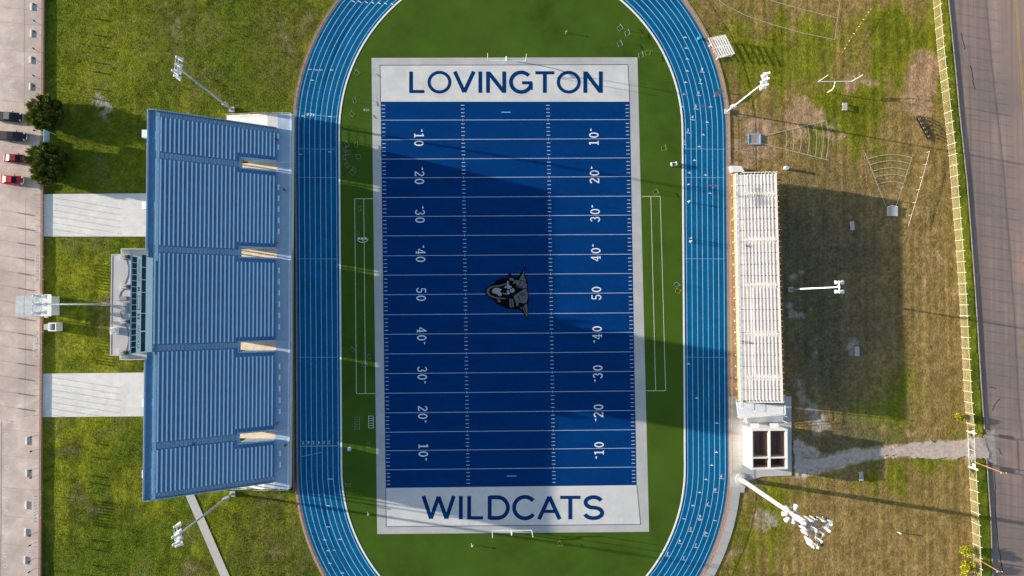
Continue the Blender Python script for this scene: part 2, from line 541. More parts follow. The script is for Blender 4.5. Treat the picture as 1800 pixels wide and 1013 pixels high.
    for k in range(2):
        ca, sa = np.cos(a + k * 1.5), np.sin(a + k * 1.5)
        tv[:, 3 * k, :] = np.stack([px_ - ca * ww, py_ - sa * ww, zz], -1)
        tv[:, 3 * k + 1, :] = np.stack([px_ + ca * ww, py_ + sa * ww, zz], -1)
        tv[:, 3 * k + 2, :] = np.stack([px_ + lx * (1 - 2 * k), py_ + ly, zz + hh], -1)
    tint = rs.uniform(.8, 1.7, n)[:, None] * np.stack([rs.uniform(.95, 1.15, n), np.ones(n), rs.uniform(.8, 1.2, n)], -1)
    tcol = np.repeat(np.clip(c * tint, 0, .8), 6, axis=0)
    tm = bpy.data.meshes.new("grass_tufts")
    tm.vertices.add(n * 6)
    tm.vertices.foreach_set('co', tv.ravel())
    tm.loops.add(n * 6)
    tm.loops.foreach_set('vertex_index', np.arange(n * 6))
    tm.polygons.add(n * 2)
    tm.polygons.foreach_set('loop_start', np.arange(0, n * 6, 3))
    tm.polygons.foreach_set('loop_total', np.full(n * 2, 3))
    tm.update(calc_edges=True)
    ta = tm.attributes.new("blade_colour", 'FLOAT_COLOR', 'POINT')
    ta.data.foreach_set('color', np.concatenate([tcol, np.ones((n * 6, 1))], -1).ravel())
    gm, gnt, gb = principled('grass_blades')
    ga = gnt.nodes.new("ShaderNodeAttribute")
    ga.attribute_name = "blade_colour"
    gnt.links.new(ga.outputs["Color"], gb.inputs["Base Color"])
    gb.inputs["Roughness"].default_value = .9
    gb.inputs["Specular IOR Level"].default_value = .05
    tm.materials.append(gm)
    to = bpy.data.objects.new("grass", tm)
    col.objects.link(to)
    to['kind'] = 'stuff'
    tag(to, 'loose tufts of grass scattered over the lawns and the dry ground', 'grass')
    ny, nx = X.shape
    vs = np.stack([X, Y, Z], -1).reshape(-1, 3)
    idx = np.arange(nx * ny).reshape(ny, nx)
    fs = np.stack([idx[:-1, :-1], idx[:-1, 1:], idx[1:, 1:], idx[1:, :-1]], -1).reshape(-1, 4)
    me = bpy.data.meshes.new("ground")
    me.vertices.add(len(vs))
    me.vertices.foreach_set('co', vs.ravel())
    me.loops.add(fs.size)
    me.loops.foreach_set('vertex_index', fs.ravel())
    me.polygons.add(len(fs))
    me.polygons.foreach_set('loop_start', np.arange(0, fs.size, 4))
    me.polygons.foreach_set('loop_total', np.full(len(fs), 4))
    me.update(calc_edges=True)
    me.polygons.foreach_set('use_smooth', np.ones(len(fs), dtype=bool))
    at_ = me.attributes.new("soil_and_grass", 'FLOAT_COLOR', 'POINT')
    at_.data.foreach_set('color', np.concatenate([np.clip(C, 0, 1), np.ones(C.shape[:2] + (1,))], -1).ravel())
    m, nt, b = principled('ground_grass')
    N, L = nt.nodes, nt.links
    a = N.new("ShaderNodeAttribute")
    a.attribute_name = "soil_and_grass"
    geo = N.new("ShaderNodeNewGeometry")
    n = N.new("ShaderNodeTexNoise")
    n.inputs["Scale"].default_value = 1.7
    n.inputs["Detail"].default_value = 8
    n.inputs["Roughness"].default_value = .7
    L.new(geo.outputs["Position"], n.inputs["Vector"])
    mr = N.new("ShaderNodeMapRange")
    mr.inputs["From Min"].default_value = .3
    mr.inputs["From Max"].default_value = .7
    mr.inputs["To Min"].default_value = .55
    mr.inputs["To Max"].default_value = 1.45
    L.new(n.outputs["Fac"], mr.inputs["Value"])
    sc = N.new("ShaderNodeVectorMath")
    sc.operation = 'SCALE'
    L.new(a.outputs["Color"], sc.inputs[0])
    L.new(mr.outputs[0], sc.inputs["Scale"])
    L.new(sc.outputs[0], b.inputs["Base Color"])
    b.inputs["Roughness"].default_value = 1
    b.inputs["Specular IOR Level"].default_value = .05
    nb = N.new("ShaderNodeTexNoise")
    nb.inputs["Scale"].default_value = 3.2
    nb.inputs["Detail"].default_value = 6
    L.new(geo.outputs["Position"], nb.inputs["Vector"])
    bp = N.new("ShaderNodeBump")
    bp.inputs["Strength"].default_value = .75
    bp.inputs["Distance"].default_value = .14
    L.new(nb.outputs["Fac"], bp.inputs["Height"])
    L.new(bp.outputs[0], b.inputs["Normal"])
    me.materials.append(m)
    o = bpy.data.objects.new("ground", me)
    col.objects.link(o)
    o['kind'] = 'structure'
    return o


ground_sheet()

# ------------------------------------------------------------------ SETTING: road
def road_material():
    m = mat('worn_asphalt', (.32, .235, .20), .9, var=.28, scale=.5, detail=10, streak=(1.8, .02, 1), bump=.25, bscale=9, spec=.15, dirt=((.23, .18, .165), .035, .42, .65))
    return m


M['road'] = road_material()
mb = MB()
left_e = [Vector((p.x - .1, p.y, ROAD_Z)) for p in kerb_ext]
right_e = [Vector((p.x + 40, p.y, ROAD_Z)) for p in kerb_ext]
for i in range(len(kerb_ext) - 1):
    mb.poly([left_e[i], left_e[i + 1], right_e[i + 1], right_e[i]])
mb.build('road', M['road'], kind='structure')
mb = MB()
drive = (at(1731, 755).y, at(1735, 806).y)
for a, b in zip(kerb_ext, kerb_ext[1:]):
    segs = [(a, b)]
    if a.y > drive[1] and b.y < drive[0] and a.y > drive[0] - 40:
        t0 = min(max((a.y - drive[0]) / (a.y - b.y), 0), 1)
        t1 = min(max((a.y - drive[1]) / (a.y - b.y), 0), 1)
        segs = [(a, a.lerp(b, t0)), (a.lerp(b, t1), b)]
    for p, q in segs:
        if (q - p).length < .05:
            continue
        mb.hexa([(p.x - .09, p.y, -.6), (q.x - .09, q.y, -.6), (q.x + .09, q.y, -.6), (p.x + .09, p.y, -.6)],
                [(p.x - .09, p.y, .02), (q.x - .09, q.y, .02), (q.x + .09, q.y, .02), (p.x + .09, p.y, .02)])
mb.build('road_kerb', M['kerb'], kind='structure')
yl = [at(1779, -60, ROAD_Z), at(1784.5, 0, ROAD_Z), at(1789, 60, ROAD_Z), at(1794, 125, ROAD_Z), at(1799.5, 200, ROAD_Z), at(1808, 310, ROAD_Z), at(1850, 1000, ROAD_Z)]
mb = MB()
mb.strip(yl, .14, ROAD_Z + .006)
mb.strip([p + Vector((.32, 0, 0)) for p in yl], .12, ROAD_Z + .006)
mb.build('road_markings', M['road_line'], kind='structure')
mb = MB()
for line in ([(1706, 115), (1710, 130), (1710.5, 145), (1714, 160)], [(1749, 830), (1750, 900), (1755, 960), (1764, 1013)], [(1690, 58), (1692, 70), (1696, 84), (1695, 88)],
             [(1758, 700), (1749, 712), (1744, 724)], [(1740, 680), (1752, 684)], [(1755, 788), (1762, 800)]):
    pts = []
    for (a, b), (c, d) in zip(line, line[1:]):
        for k in range(8):
            pts.append(at(a + (c - a) * k / 8 + random.uniform(-.8, .8), b + (d - b) * k / 8, ROAD_Z))
    mb.strip(pts, .18, ROAD_Z + .005)
mb.build('road_crack_filler', M['tar'], kind='structure')

# dirt path from the restroom building to the road
def ragged(pts, amp, step=.5, seed=1, z=.012):
    rnd = random.Random(seed)
    P = [at(u, v) for u, v in pts]
    out = []
    n = len(P)
    for i in range(n):
        a, b = P[i], P[(i + 1) % n]
        k = max(int((b - a).length / step), 1)
        nrm = Vector((-(b - a).y, (b - a).x, 0)).normalized()
        for j in range(k):
            q = a.lerp(b, j / k)
            w = 1.5 * (fbm(np.array([q.x * .8 + seed * 7]), np.array([q.y * .8]), 5, .75)[0] - .5)
            out.append(q + nrm * float(w) * amp * 2 + nrm * rnd.uniform(-.15, .15) * amp)
    return [Vector((p.x, p.y, z)) for p in out]


mb = MB()
mb.poly(ragged([(1398, 838), (1412, 828), (1450, 824), (1500, 812), (1560, 800), (1625, 806), (1690, 804), (1738, 806), (1733, 772), (1712, 768), (1700, 774), (1660, 776), (1600, 778), (1570, 788), (1500, 793), (1445, 806), (1412, 806), (1404, 770), (1394, 772)], .45, step=.22, seed=2))
mb.build('dirt_path', M['path'], kind='structure')
mb = MB()
a = [at(1730, 766), at(1734, 808)]
mb.add([(a[0].x - .3, a[0].y, .02), (a[1].x - .3, a[1].y, .02), (a[1].x + 2.6, a[1].y - 1.4, ROAD_Z + .01), (a[0].x + 2.6, a[0].y + 1.4, ROAD_Z + .01)], [(0, 1, 2, 3)])
mb.build('driveway_ramp', M['path'], kind='structure')

# ------------------------------------------------------------------ SETTING: parking lot, plazas, paths
lotp = [at(77, v, LOT_Z) for v in (-200, 1200)]
mb = MB()
xl = at(78, -200, LOT_Z).x, at(74.5, 506, LOT_Z).x, at(70, 1200, LOT_Z).x
yl_ = at(78, -200, LOT_Z).y, at(74.5, 506, LOT_Z).y, at(70, 1200, LOT_Z).y
edge = [Vector((xl[i], yl_[i], LOT_Z)) for i in range(3)]
edge = [edge[0] + (edge[0] - edge[1]).normalized() * 500] + edge + [edge[2] + (edge[2] - edge[1]).normalized() * 500]


def edge_x(y):
    return float(np.interp(y, [p.y for p in edge][::-1], [p.x for p in edge][::-1]))


mb.poly([(p.x - .42, p.y, LOT_Z) for p in edge] + [(-700, edge[-1].y, LOT_Z), (-700, edge[0].y, LOT_Z)])
mb.build('parking_lot', M['lot'], kind='structure')
mb = MB()
for p, q in zip(edge, edge[1:]):
    mb.hexa([(p.x - .45, p.y, -.4), (p.x, p.y, -.4), (q.x, q.y, -.4), (q.x - .45, q.y, -.4)],
            [(p.x - .45, p.y, LOT_Z + .06), (p.x, p.y, LOT_Z + .06), (q.x, q.y, LOT_Z + .06), (q.x - .45, q.y, LOT_Z + .06)])
mb.build('retaining_kerb', M['brick'], kind='structure')
mb = MB()
for v in (18, 44, 92, 138, 182, 222, 262, 302, 335, 700, 760, 806, 862, 912, 961):
    mb.strip([at(5, v - 5, LOT_Z), at(70, v + 1, LOT_Z)], .05, LOT_Z + .005)
mb.strip([at(43, -30, LOT_Z), at(43, 190, LOT_Z)], .06, LOT_Z + .006)
mb.strip([at(45, 350, LOT_Z), at(44, 735, LOT_Z)], .05, LOT_Z + .006)
mb.strip([at(3, 740, LOT_Z), at(1, 1013, LOT_Z)], .15, LOT_Z + .007)
mb.build('parking_lot_joints', M['joint'], kind='structure')
mb = MB()
for x0, y0, x1, y1 in ((2, 742, 30, 741), (8, 745, 70, 728)):
    mb.strip([at(x0, y0, LOT_Z), at(x1, y1, LOT_Z)], .12, LOT_Z + .008)


def text_mesh(body):
    cu = bpy.data.curves.new("lettering", 'FONT')
    cu.body = body
    o = bpy.data.objects.new("lettering", cu)
    col.objects.link(o)
    dg = bpy.context.evaluated_depsgraph_get()
    me = bpy.data.meshes.new_from_object(o.evaluated_get(dg))
    vs = [(v.co.x, v.co.y) for v in me.vertices]
    fs = [tuple(p.vertices) for p in me.polygons]
    bpy.data.objects.remove(o)
    bpy.data.curves.remove(cu)
    bpy.data.meshes.remove(me)
    x0, x1 = min(v[0] for v in vs), max(v[0] for v in vs)
    y0, y1 = min(v[1] for v in vs), max(v[1] for v in vs)
    return [((x - x0) / (x1 - x0), (y - y0) / (y1 - y0)) for x, y in vs], fs, (x1 - x0) / max(y1 - y0, 1e-6)


_tc = {}


def glyphs(mbx, body, cu, cv, h, rot, zg, z, m=None, asp=None):
    """Painted writing centred on pixel (cu, cv), cap height h pixels, turned rot degrees clockwise in the picture."""
    if body not in _tc:
        _tc[body] = text_mesh(body)
    vs, fs, a = _tc[body]
    a = asp or a
    c, s = math.cos(R(rot)), math.sin(R(rot))
    out = []
    for x, y in vs:
        dx, dy = (x - .5) * h * a, -(y - .5) * h
        p = at(cu + dx * c - dy * s, cv + dx * s + dy * c, zg)
        out.append((p.x, p.y, z))
    return mbx.add(out, fs, m)


for ch, u, v in (('X', 22, 49), ('A', 23, 67), ('7', 21, 96), ('A', 22, 115), ('B', 21, 143), ('D', 22, 160), ('D', 12, 766), ('A', 12, 788), ('D', 12, 822), ('B', 11, 846), ('D', 11, 878), ('A', 10, 898), ('D', 10, 927), ('B', 10, 946), ('D', 9, 976), ('D', 9, 995), ('A', 18, 258), ('B', 18, 296)):
    glyphs(mb, ch, u, v, 7.5, 90, LOT_Z, LOT_Z + .009)
mb.build('parking_lot_markings', M['lot_paint'], kind='structure')

mb = MB()
for quad in ([(74, 341.5), (262, 340), (262, 416), (73, 416)], [(73, 657), (262, 655), (262, 732), (72, 733.5)]):
    mb.poly([at(u, v) for u, v in quad], .02)
mb.build('plaza', M['plaza'], kind='structure')
mb = MB()
mb.poly([at(u, v) for u, v in ((322, 862), (338, 862), (424, 1060), (408, 1060))], .018)
mb.poly([at(u, v) for u, v in ((1281, 697), (1391, 697), (1391.5, 836), (1340, 838), (1312, 846), (1308, 866), (1283, 866))], .022)
mb.build('concrete_paths', M['concrete'], kind='structure')
mb = MB()
for v in (745, 775, 802, 828):
    mb.strip([at(1283, v), at(1306, v)], .04, .027)
mb.build('concrete_path_joints', M['joint'], kind='structure')
mb = MB()
for ch, u, v in (('6', 92, 375), ('6', 116, 383), ('5', 141, 373), ('2', 169, 384), ('M', 195, 372), ('S', 219, 383), ('1', 104, 702), ('6', 132, 690), ('2', 155, 701), ('5', 181, 690), ('M', 205, 700), ('6', 228, 690)):
    glyphs(mb, ch, u, v, 5.5, 90, 0, .03)
mb.build('path_markings', M['lot_paint'], kind='structure')

# ------------------------------------------------------------------ SETTING: running track and infield
TC = [(898.0, 232.0), (902.0, 823.0)]          # centres of the two bends, in pixels


def oval(r, n=64, dr=0.0):
    """The closed line at r pixels from the track's axis, clockwise from the left straight."""
    pts = []
    for k in range(n + 1):
        a = PI + PI * k / n
        pts.append((TC[0][0] + r * math.cos(a), TC[0][1] + r * math.sin(a)))
    for k in range(n + 1):
        a = PI * k / n
        pts.append((TC[1][0] + r * math.cos(a), TC[1][1] + r * math.sin(a)))
    return [at(u, v) for u, v in pts]


def ring(mbx, r0, r1, z, m=None):
    a, b = oval(r0), oval(r1)
    n = len(a)
    vs = [(p.x, p.y, z) for p in a] + [(p.x, p.y, z) for p in b]
    return mbx.add(vs, [(i, (i + 1) % n, n + (i + 1) % n, n + i) for i in range(n)], m)


inf = MB()
inf.poly(oval(303), .008)
inf.build('infield', M['infield'], kind='structure')
mb = MB()
ring(mb, 303, 378, .014)
mb.build('running_track', M['track'], kind='structure')
mb = MB()
ring(mb, 378, 384.5, .012)
mb.build('track_border', M['track_border'], kind='structure')
mb = MB()
for k in range(8):
    ring(mb, 306.7 + 9.4 * k, 307.5 + 9.4 * k, .022)
mb.strip([at(527, 784.5), at(593, 784)], .10, .024)
mb.strip([at(529, 803), at(567, 795)], .07, .025)
for v in (312, 262, 455, 628):
    mb.strip([at(1202, v), at(1274, v + .5)], .05, .024)
    mb.strip([at(522, v), at(592, v + .5)], .05, .024)
mb.strip([at(534, 201), at(592, 206)], .05, .024)
mb.build('track_lane_lines', M['track_line'], kind='structure')
mb = MB()
# lane numbers and staggered marks
marks = [('8', 1234, 122), ('7', 1231, 142), ('6', 1228, 163), ('5', 1223, 187), ('4', 1217, 206), ('3', 1209, 229), ('2', 1202, 249)]
for ch, u, v in marks:
    glyphs(mb, ch, u, v, 5.5, 5, 0, .026)
    mb.strip([at(u - 3.5, v + 4.6), at(u + 4.5, v + 5.4)], .10, .026)
for ch, u, v in (('9', 1268, 837), ('8', 1257, 861), ('7', 1244, 885), ('6', 1230, 908), ('5', 1214, 930), ('4', 1195, 951), ('3', 1174, 973), ('1', 1223, 958), ('2', 1240, 938), ('1', 1202, 980)):
    glyphs(mb, ch, u, v, 5.5, -165, 0, .026)
    mb.strip([at(u - 4, v + 4), at(u + 4, v + 5)], .08, .026)
for ch, u in (('7', 533), ('6', 542), ('5', 551), ('4', 561), ('3', 570), ('2', 579)):
    glyphs(mb, ch, u, 786 - 8, 5.5, 180, 0, .026)
for u, v in ((1204, 66), (1206, 85), (1208, 104), (1208, 125), (1205, 145), (1202, 166), (1199, 188), (1249, 188), (1243, 215), (1236, 237), (1229, 258), (1221, 282), (1212, 304), (1260, 744), (1259, 795), (1251, 818), (1241, 843), (1230, 866), (1218, 889), (1203, 912), (1257, 915), (1230, 914), (1241, 937),
             (545, 122), (556, 123), (564, 123), (583, 123), (549, 141), (533, 204), (580, 205), (528, 271), (580, 267), (577, 889), (577, 926), (571, 949), (577, 968), (588, 967), (598, 948), (580, 990), (602, 1007), (583, 842), (579, 842), (1210, 640), (1225, 700), (1248, 340), (1240, 308)):
    mb.strip([at(u - 3, v), at(u + 3, v + .6)], .125, .026)
    if u > 1100 and v < 900:
        mb.strip([at(u, v - 2), at(u + .3, v)], .14, .027)
for k in range(7):                               # stagger marks on the top bend
    mb.strip([at(618 + 11.5 * k, 1 + .8 * k), at(624 + 11.2 * k, 4 + .8 * k)], .18, .026)
for u, v in ((541, 202), (547, 202), (551, 203)):
    mb.strip([at(u - 1.5, v - 2), at(u + 1.5, v - 2), at(u - 1, v + 2)], .18, .026)
mb.build('track_lane_markings', M['track_mark'], kind='structure')
mb = MB()
mb.strip([at(1243, 326), at(1262, 327)], .2, .026)
mb.strip([at(1229, 186), at(1250, 190)], .12, .025)
mb.build('track_red_markings', M['red_mark'], kind='structure')
mb = MB()
a, b = oval(300.4), oval(303.2)
n = len(a)
mb.add([(p.x, p.y, .065) for p in a] + [(p.x, p.y, .065) for p in b] + [(p.x, p.y, 0) for p in a] + [(p.x, p.y, 0) for p in b],
       [(i, (i + 1) % n, n + (i + 1) % n, n + i) for i in range(n)] + [(2 * n + i, 2 * n + (i + 1) % n, (i + 1) % n, i) for i in range(n)] + [(n + i, n + (i + 1) % n, 3 * n + (i + 1) % n, 3 * n + i) for i in range(n)])
mb.build('track_kerb', M['white_paint'], kind='structure')
# walkway along the lower right bend
mb = MB()
outer, inner = [], []
for k in range(40):
    t = R(5 + 75 * k / 39)
    inner.append(at(902 + 385 * math.cos(t), 823 + 385 * math.sin(t)))
    outer.append(at(902 + 401 * math.cos(t), 823 + 401 * math.sin(t)))
mb.strip([(p + q) / 2 for p, q in zip(inner, outer)], (inner[0] - outer[0]).length, .016)
mb.build('walkway', M['concrete'], kind='structure')
mb = MB()
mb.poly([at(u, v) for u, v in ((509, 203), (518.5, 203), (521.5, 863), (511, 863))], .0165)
mb.build('dark_gap_strip', M['dark_strip'], kind='structure')  # near-black strip laid along the gap between blue grandstand and track
# gravel strip between the track and the visitors' stand
mb = MB()
mb.poly([at(u, v) for u, v in ((1281, 290), (1296, 290), (1300, 700), (1282, 700))], .017)
mb.build('gravel_strip', M['tan_strip'], kind='structure')

# ------------------------------------------------------------------ SETTING: football field
TL, TR_, BR, BL = (669.0, 179.0), (1107.0, 179.0), (1119.0, 853.5), (678.0, 858.0)
LV = [179, 211.5, 246, 280, 313, 347.5, 381, 415, 450, 484, 518.4, 553.6, 588, 622.5, 657, 691.5, 726, 760, 792.5, 826, 858]


def FP(a, yard):
    """Pixel of a point on the blue field: a from 0 at the left sideline to 1, yard 0..100 from the upper goal line."""
    k = min(int(yard / 5), 19)
    t = (yard - 5 * k) / 5
    lv = LV[k] + (LV[k + 1] - LV[k]) * t
    b = (lv - 179) / 679
    xl = 669 + 9 * b
    xr = 1107 + 12 * b
    drop = 0 if yard <= 0 else (min(yard, 10) / 10 * 2 + 3 * max(yard - 10, 0) / 90)
    return xl + (xr - xl) * a, lv - drop * a


def FW(a, yard, z):
    u, v = FP(a, yard)
    p = at(u, v)
    return Vector((p.x, p.y, z))


mb = MB()
mb.poly([at(653, 102), at(1120.5, 101), at(1141, 935), at(663, 939)], .014)
mb.build('football_field_border', M['grey_turf'], kind='structure')
mb = MB()
mb.poly([at(668.5, 115.5), at(1103.5, 114.5), at(1106.5, 180), at(669.5, 180)], .018)
mb.poly([at(678.5, 857), at(1119, 852.5), at(1125.5, 921.5), at(679.5, 925.5)], .018)
mb.build('end_zones', M['white_turf'], kind='structure')
mb = MB()
ys5 = [5 * k for k in range(21)]
for y0, y1 in zip(ys5, ys5[1:]):
    mb.poly([FW(0, y0, .021), FW(1, y0, .021), FW(1, y1, .021), FW(0, y1, .021)])
mb.build('football_field', M['blue_turf'], kind='structure')
mb = MB()
for y in ys5[1:-1]:
    mb.strip([FW(k / 8, y, .028) for k in range(9)], .115)
for y in range(1, 100):
    for a0, a1 in ((.004, .018), (.982, .996), (.322, .336), (.664, .678)):
        if y % 5 == 0:
            continue
        mb.strip([FW(a0, y, .029), FW(a1, y, .029)], .15)
for y in ys5[1:-1]:
    for a in (.329, .671):
        p, q = FW(a, y - .35, .032), FW(a, y + .35, .032)
        mb.strip([p, q], .12)
for y in (2.9, 97.1):
    mb.strip([FW(.484, y, .03), FW(.522, y, .03)], .14)
mb.build('field_yard_lines', M['field_line'], kind='structure')
mb = MB()
for ln in ([(669, 179), (668, 115), (1104, 114), (1107, 179)], [(678, 858), (679, 926), (1126, 922), (1119.5, 853.5)]):
    for p, q in zip(ln, ln[1:]):
        mb.strip([at(*p), at(*q)], .13, .022)
mb.strip([at(669.4, 179), at(678.4, 858)], .06, .023)
mb.strip([at(1106.6, 179), at(1118.6, 853.5)], .06, .023)
mb.build('end_zone_lines', M['letter_blue'], kind='structure')

# end-zone words: sans capitals drawn as strokes
def arc(cx, cy, rx, ry, a0, a1, n=26):
    return [(cx + rx * math.cos(R(a0 + (a1 - a0) * k / n)), cy + ry * math.sin(R(a0 + (a1 - a0) * k / n))) for k in range(n + 1)]


def letter_strokes(ch):
    """Strokes as centre lines on a unit-height grid (y up), with the advance width."""
    if ch == 'L':
        return .62, [[(.06, 1), (.06, 0)], [(.0, .06), (.60, .06)]]
    if ch == 'O':
        return .98, [arc(.49, .5, .435, .46, 90, 450, 48)]
    if ch == 'V':
        return .84, [[(.05, 1), (.42, .03)], [(.42, .03), (.79, 1)]]
    if ch == 'I':
        return .12, [[(.06, 1), (.06, 0)]]
    if ch == 'N':
        return .74, [[(.06, 0), (.06, 1)], [(.08, .95), (.66, .05)], [(.68, 0), (.68, 1)]]
    if ch == 'G':
        return .96, [arc(.48, .5, .43, .46, 42, 340, 44) + [(.885, .34)], [(.885, .14), (.885, .48)], [(.52, .47), (.94, .47)]]
    if ch == 'T':
        return .78, [[(.0, .94), (.78, .94)], [(.39, .9), (.39, 0)]]
    if ch == 'W':
        return 1.28, [[(.05, 1), (.34, .03)], [(.34, .03), (.64, .97)], [(.64, .97), (.94, .03)], [(.94, .03), (1.23, 1)]]
    if ch == 'D':
        return .82, [[(.06, 1), (.06, 0)], [(.06, .945), (.36, .945)] + arc(.36, .5, .40, .445, 90, -90, 30) + [(.06, .055)]]
    if ch == 'C':
        return .92, [arc(.48, .5, .43, .46, 40, 322, 44)]
    if ch == 'A':
        return .86, [[(.05, 0), (.43, .97)], [(.43, .97), (.81, 0)], [(.20, .34), (.66, .34)]]
    if ch == 'S':
        return .80, [arc(.40, .725, .31, .225, 20, 180, 20) + arc(.40, .725, .31, .225, 180, 255, 8)[1:] + arc(.40, .275, .34, .225, 75, 0, 8) + arc(.40, .275, .34, .225, 0, -165, 20)[1:]]


def end_zone_word(word, x0, x1, y0, y1, xs, z0):
    """word between pixel rows y0 (tops) and y1; xs are the letters' left edges."""
    mbw = MB()
    hpx = y1 - y0
    zz = z0
    for ch, (xa, xb) in zip(word, xs):
        wd, st = letter_strokes(ch)
        for pl in st:
            zz += .0012
            pts = [at(xa + x / wd * (xb - xa), y1 - y * hpx) for x, y in pl]
            # horizontal strokes are a little thinner than upright ones
            mbw.strip(pts, .84 if abs(pts[0].x - pts[-1].x) < abs(pts[0].y - pts[-1].y) * 2 else .70, zz)
    return mbw


w1 = end_zone_word('LOVINGTON', 720, 1060, 126, 163.5, [(720, 747), (752, 793), (797, 835), (841.5, 847), (855, 889), (896, 936), (941, 974), (979, 1020), (1026, 1058.5)], .024)
w1.build('end_zone_lettering', M['letter_blue'], kind='structure')
w2 = end_zone_word('WILDCATS', 742, 1061, 872, 913, [(742, 800), (807, 813), (822, 850), (858, 895.5), (901.5, 942), (945, 986), (984.5, 1020), (1025, 1061)], .024)
w2.build('end_zone_lettering', M['letter_blue'], kind='structure')

# yard numbers: slab-serif digits as strokes on a unit-height grid (y up)
def digit_strokes(ch):
    if ch == '1':
        return [([(.30, 1), (.30, .04)], .17), ([(.08, .06), (.52, .06)], .12), ([(.10, .86), (.30, .95)], .13)]
    if ch == '0':
        return [(arc(.30, .5, .215, .43, 90, 450, 30), .15)]
    if ch == '2':
        return [(arc(.30, .70, .21, .235, 170, -10, 18) + [(.10, .10)], .14), ([(.05, .07), (.55, .07)], .14), ([(.52, .02), (.52, .20)], .08)]
    if ch == '3':
        return [(arc(.29, .735, .19, .21, 165, -80, 18), .13), (arc(.29, .285, .22, .235, 80, -165, 20), .14)]
    if ch == '4':
        return [([(.40, 1), (.40, .03)], .15), ([(.38, .95), (.05, .34)], .10), ([(.02, .31), (.58, .31)], .11), ([(.24, .05), (.56, .05)], .09)]
    if ch == '5':
        return [([(.12, .95), (.52, .95)], .13), ([(.14, .98), (.12, .53)], .11), (arc(.28, .31, .22, .255, 130, -165, 22), .14)]


mb = MB()


def yard_number(a_c, yard, left):
    """Two digits either side of the yard line; glyph tops towards the sideline's far end as on the field."""
    u, v = FP(a_c, yard)
    num = str(yard if yard <= 50 else 100 - yard)
    gh, gw = 17.2, 16.5
    zz = .030
    for k, ch in enumerate(num):
        # reading direction: downwards on the left side, upwards on the right
        off = (-12.0 if k == 0 else 1.6) if left else (12.0 if k == 0 else -1.6)
        for pl, w in digit_strokes(ch):
            zz += .0012
            pts = []
            for x, y in pl:
                if left:
                    pts.append(at(u - gh / 2 + y * gh, v + off + x * gw))
                else:
                    pts.append(at(u + gh / 2 - y * gh, v + off - x * gw))
            mb.strip(pts, w * 1.75, zz)
    if yard != 50:
        s = -1 if yard < 50 else 1
        du = 5.0 if left else -5.0
        vv = v + s * 14.0
        mb.poly([at(u + du - 1.6, vv), at(u + du + 1.6, vv), at(u + du, vv + s * 5.0)], zz + .001)


for y in range(10, 100, 10):
    yard_number(.152, y, True)
    yard_number(.853, y, False)
mb.build('field_yard_numbers', M['track_mark'], kind='structure')

# wildcat head emblem at midfield (painted turf)
def em(pts, z, mbx):
    mbx.poly([at(830 + x / 7.79, 450 + y / 7.79) for x, y in pts], z)


mb = MB()
em([(165, 470), (185, 440), (245, 405), (290, 385), (320, 340), (400, 305), (480, 295), (500, 240), (535, 245), (545, 275), (600, 290), (640, 270), (665, 230), (690, 190), (715, 178), (740, 165), (722, 195), (725, 260), (750, 320), (765, 400), (760, 470), (775, 530), (772, 640), (765, 760), (768, 885), (730, 830), (690, 775), (650, 735), (560, 735), (480, 725), (400, 690), (350, 665), (320, 640), (270, 595), (215, 560), (180, 520)], .036, mb)
mb.build('emblem_black_shape', M['emblem_black'], kind='structure')
mb = MB()
for pts in ([(195, 470), (240, 425), (300, 408), (380, 400), (470, 372), (475, 385), (390, 418), (300, 424), (245, 445), (228, 490), (245, 535), (310, 560), (380, 570), (470, 582), (470, 594), (370, 588), (290, 575), (225, 545), (198, 510)],
            [(640, 330), (690, 240), (705, 200), (712, 215), (712, 280), (735, 340), (752, 400), (745, 440), (700, 445), (620, 430), (600, 400), (615, 355)],
            [(565, 330), (630, 335), (600, 380), (560, 380)], [(505, 300), (570, 305), (565, 345), (510, 330)],
            [(570, 545), (640, 500), (700, 460), (740, 445), (762, 520), (762, 580), (745, 640), (690, 655), (640, 640), (630, 685), (605, 685), (600, 640), (575, 590)],
            [(505, 590), (560, 590), (572, 700), (515, 705)], [(690, 700), (748, 650), (758, 720), (755, 845), (720, 790)],
            [(335, 590), (385, 600), (395, 630), (360, 640)], [(655, 700), (672, 700), (680, 735), (665, 725)]):
    em(pts, .041, mb)
mb.build('emblem_grey_shapes', M['emblem_grey'], kind='structure')
mb = MB()
for pts in ([(265, 480), (300, 440), (350, 438), (400, 455), (395, 478), (380, 490), (405, 515), (400, 545), (370, 552), (340, 525), (285, 510)],
            [(435, 435), (468, 400), (470, 445)], [(480, 340), (500, 350), (520, 400), (545, 420), (520, 455), (480, 455), (475, 400)],
            [(475, 470), (505, 475), (515, 520), (490, 530), (475, 515)], [(515, 470), (560, 440), (585, 480), (560, 505), (525, 500)], [(420, 508), (480, 520), (478, 530), (420, 522)]):
    em(pts, .042, mb)
mb.build('emblem_light_shapes', M['emblem_light'], kind='structure')
mb = MB()
for ln in ([(610, 430), (650, 470), (680, 480)], [(600, 400), (640, 420), (690, 430)], [(640, 330), (720, 350), (745, 380)], [(640, 640), (690, 655), (745, 655)], [(680, 250), (695, 225)],
           [(625, 560), (650, 615), (630, 545)], [(655, 520), (690, 555)], [(670, 510), (710, 545)], [(690, 500), (725, 530)], [(700, 690), (730, 740), (735, 790)], [(530, 600), (540, 690)], [(640, 390), (660, 375), (670, 350)]):
    mb.strip([at(830 + x / 7.79, 450 + y / 7.79) for x, y in ln], .16, .047)
mb.poly([at(830 + x / 7.79, 450 + y / 7.79) for x, y in ((495, 375), (520, 355), (550, 385), (545, 420), (510, 405))], .047)
mb.build('emblem_black_details', M['emblem_black'], kind='structure')

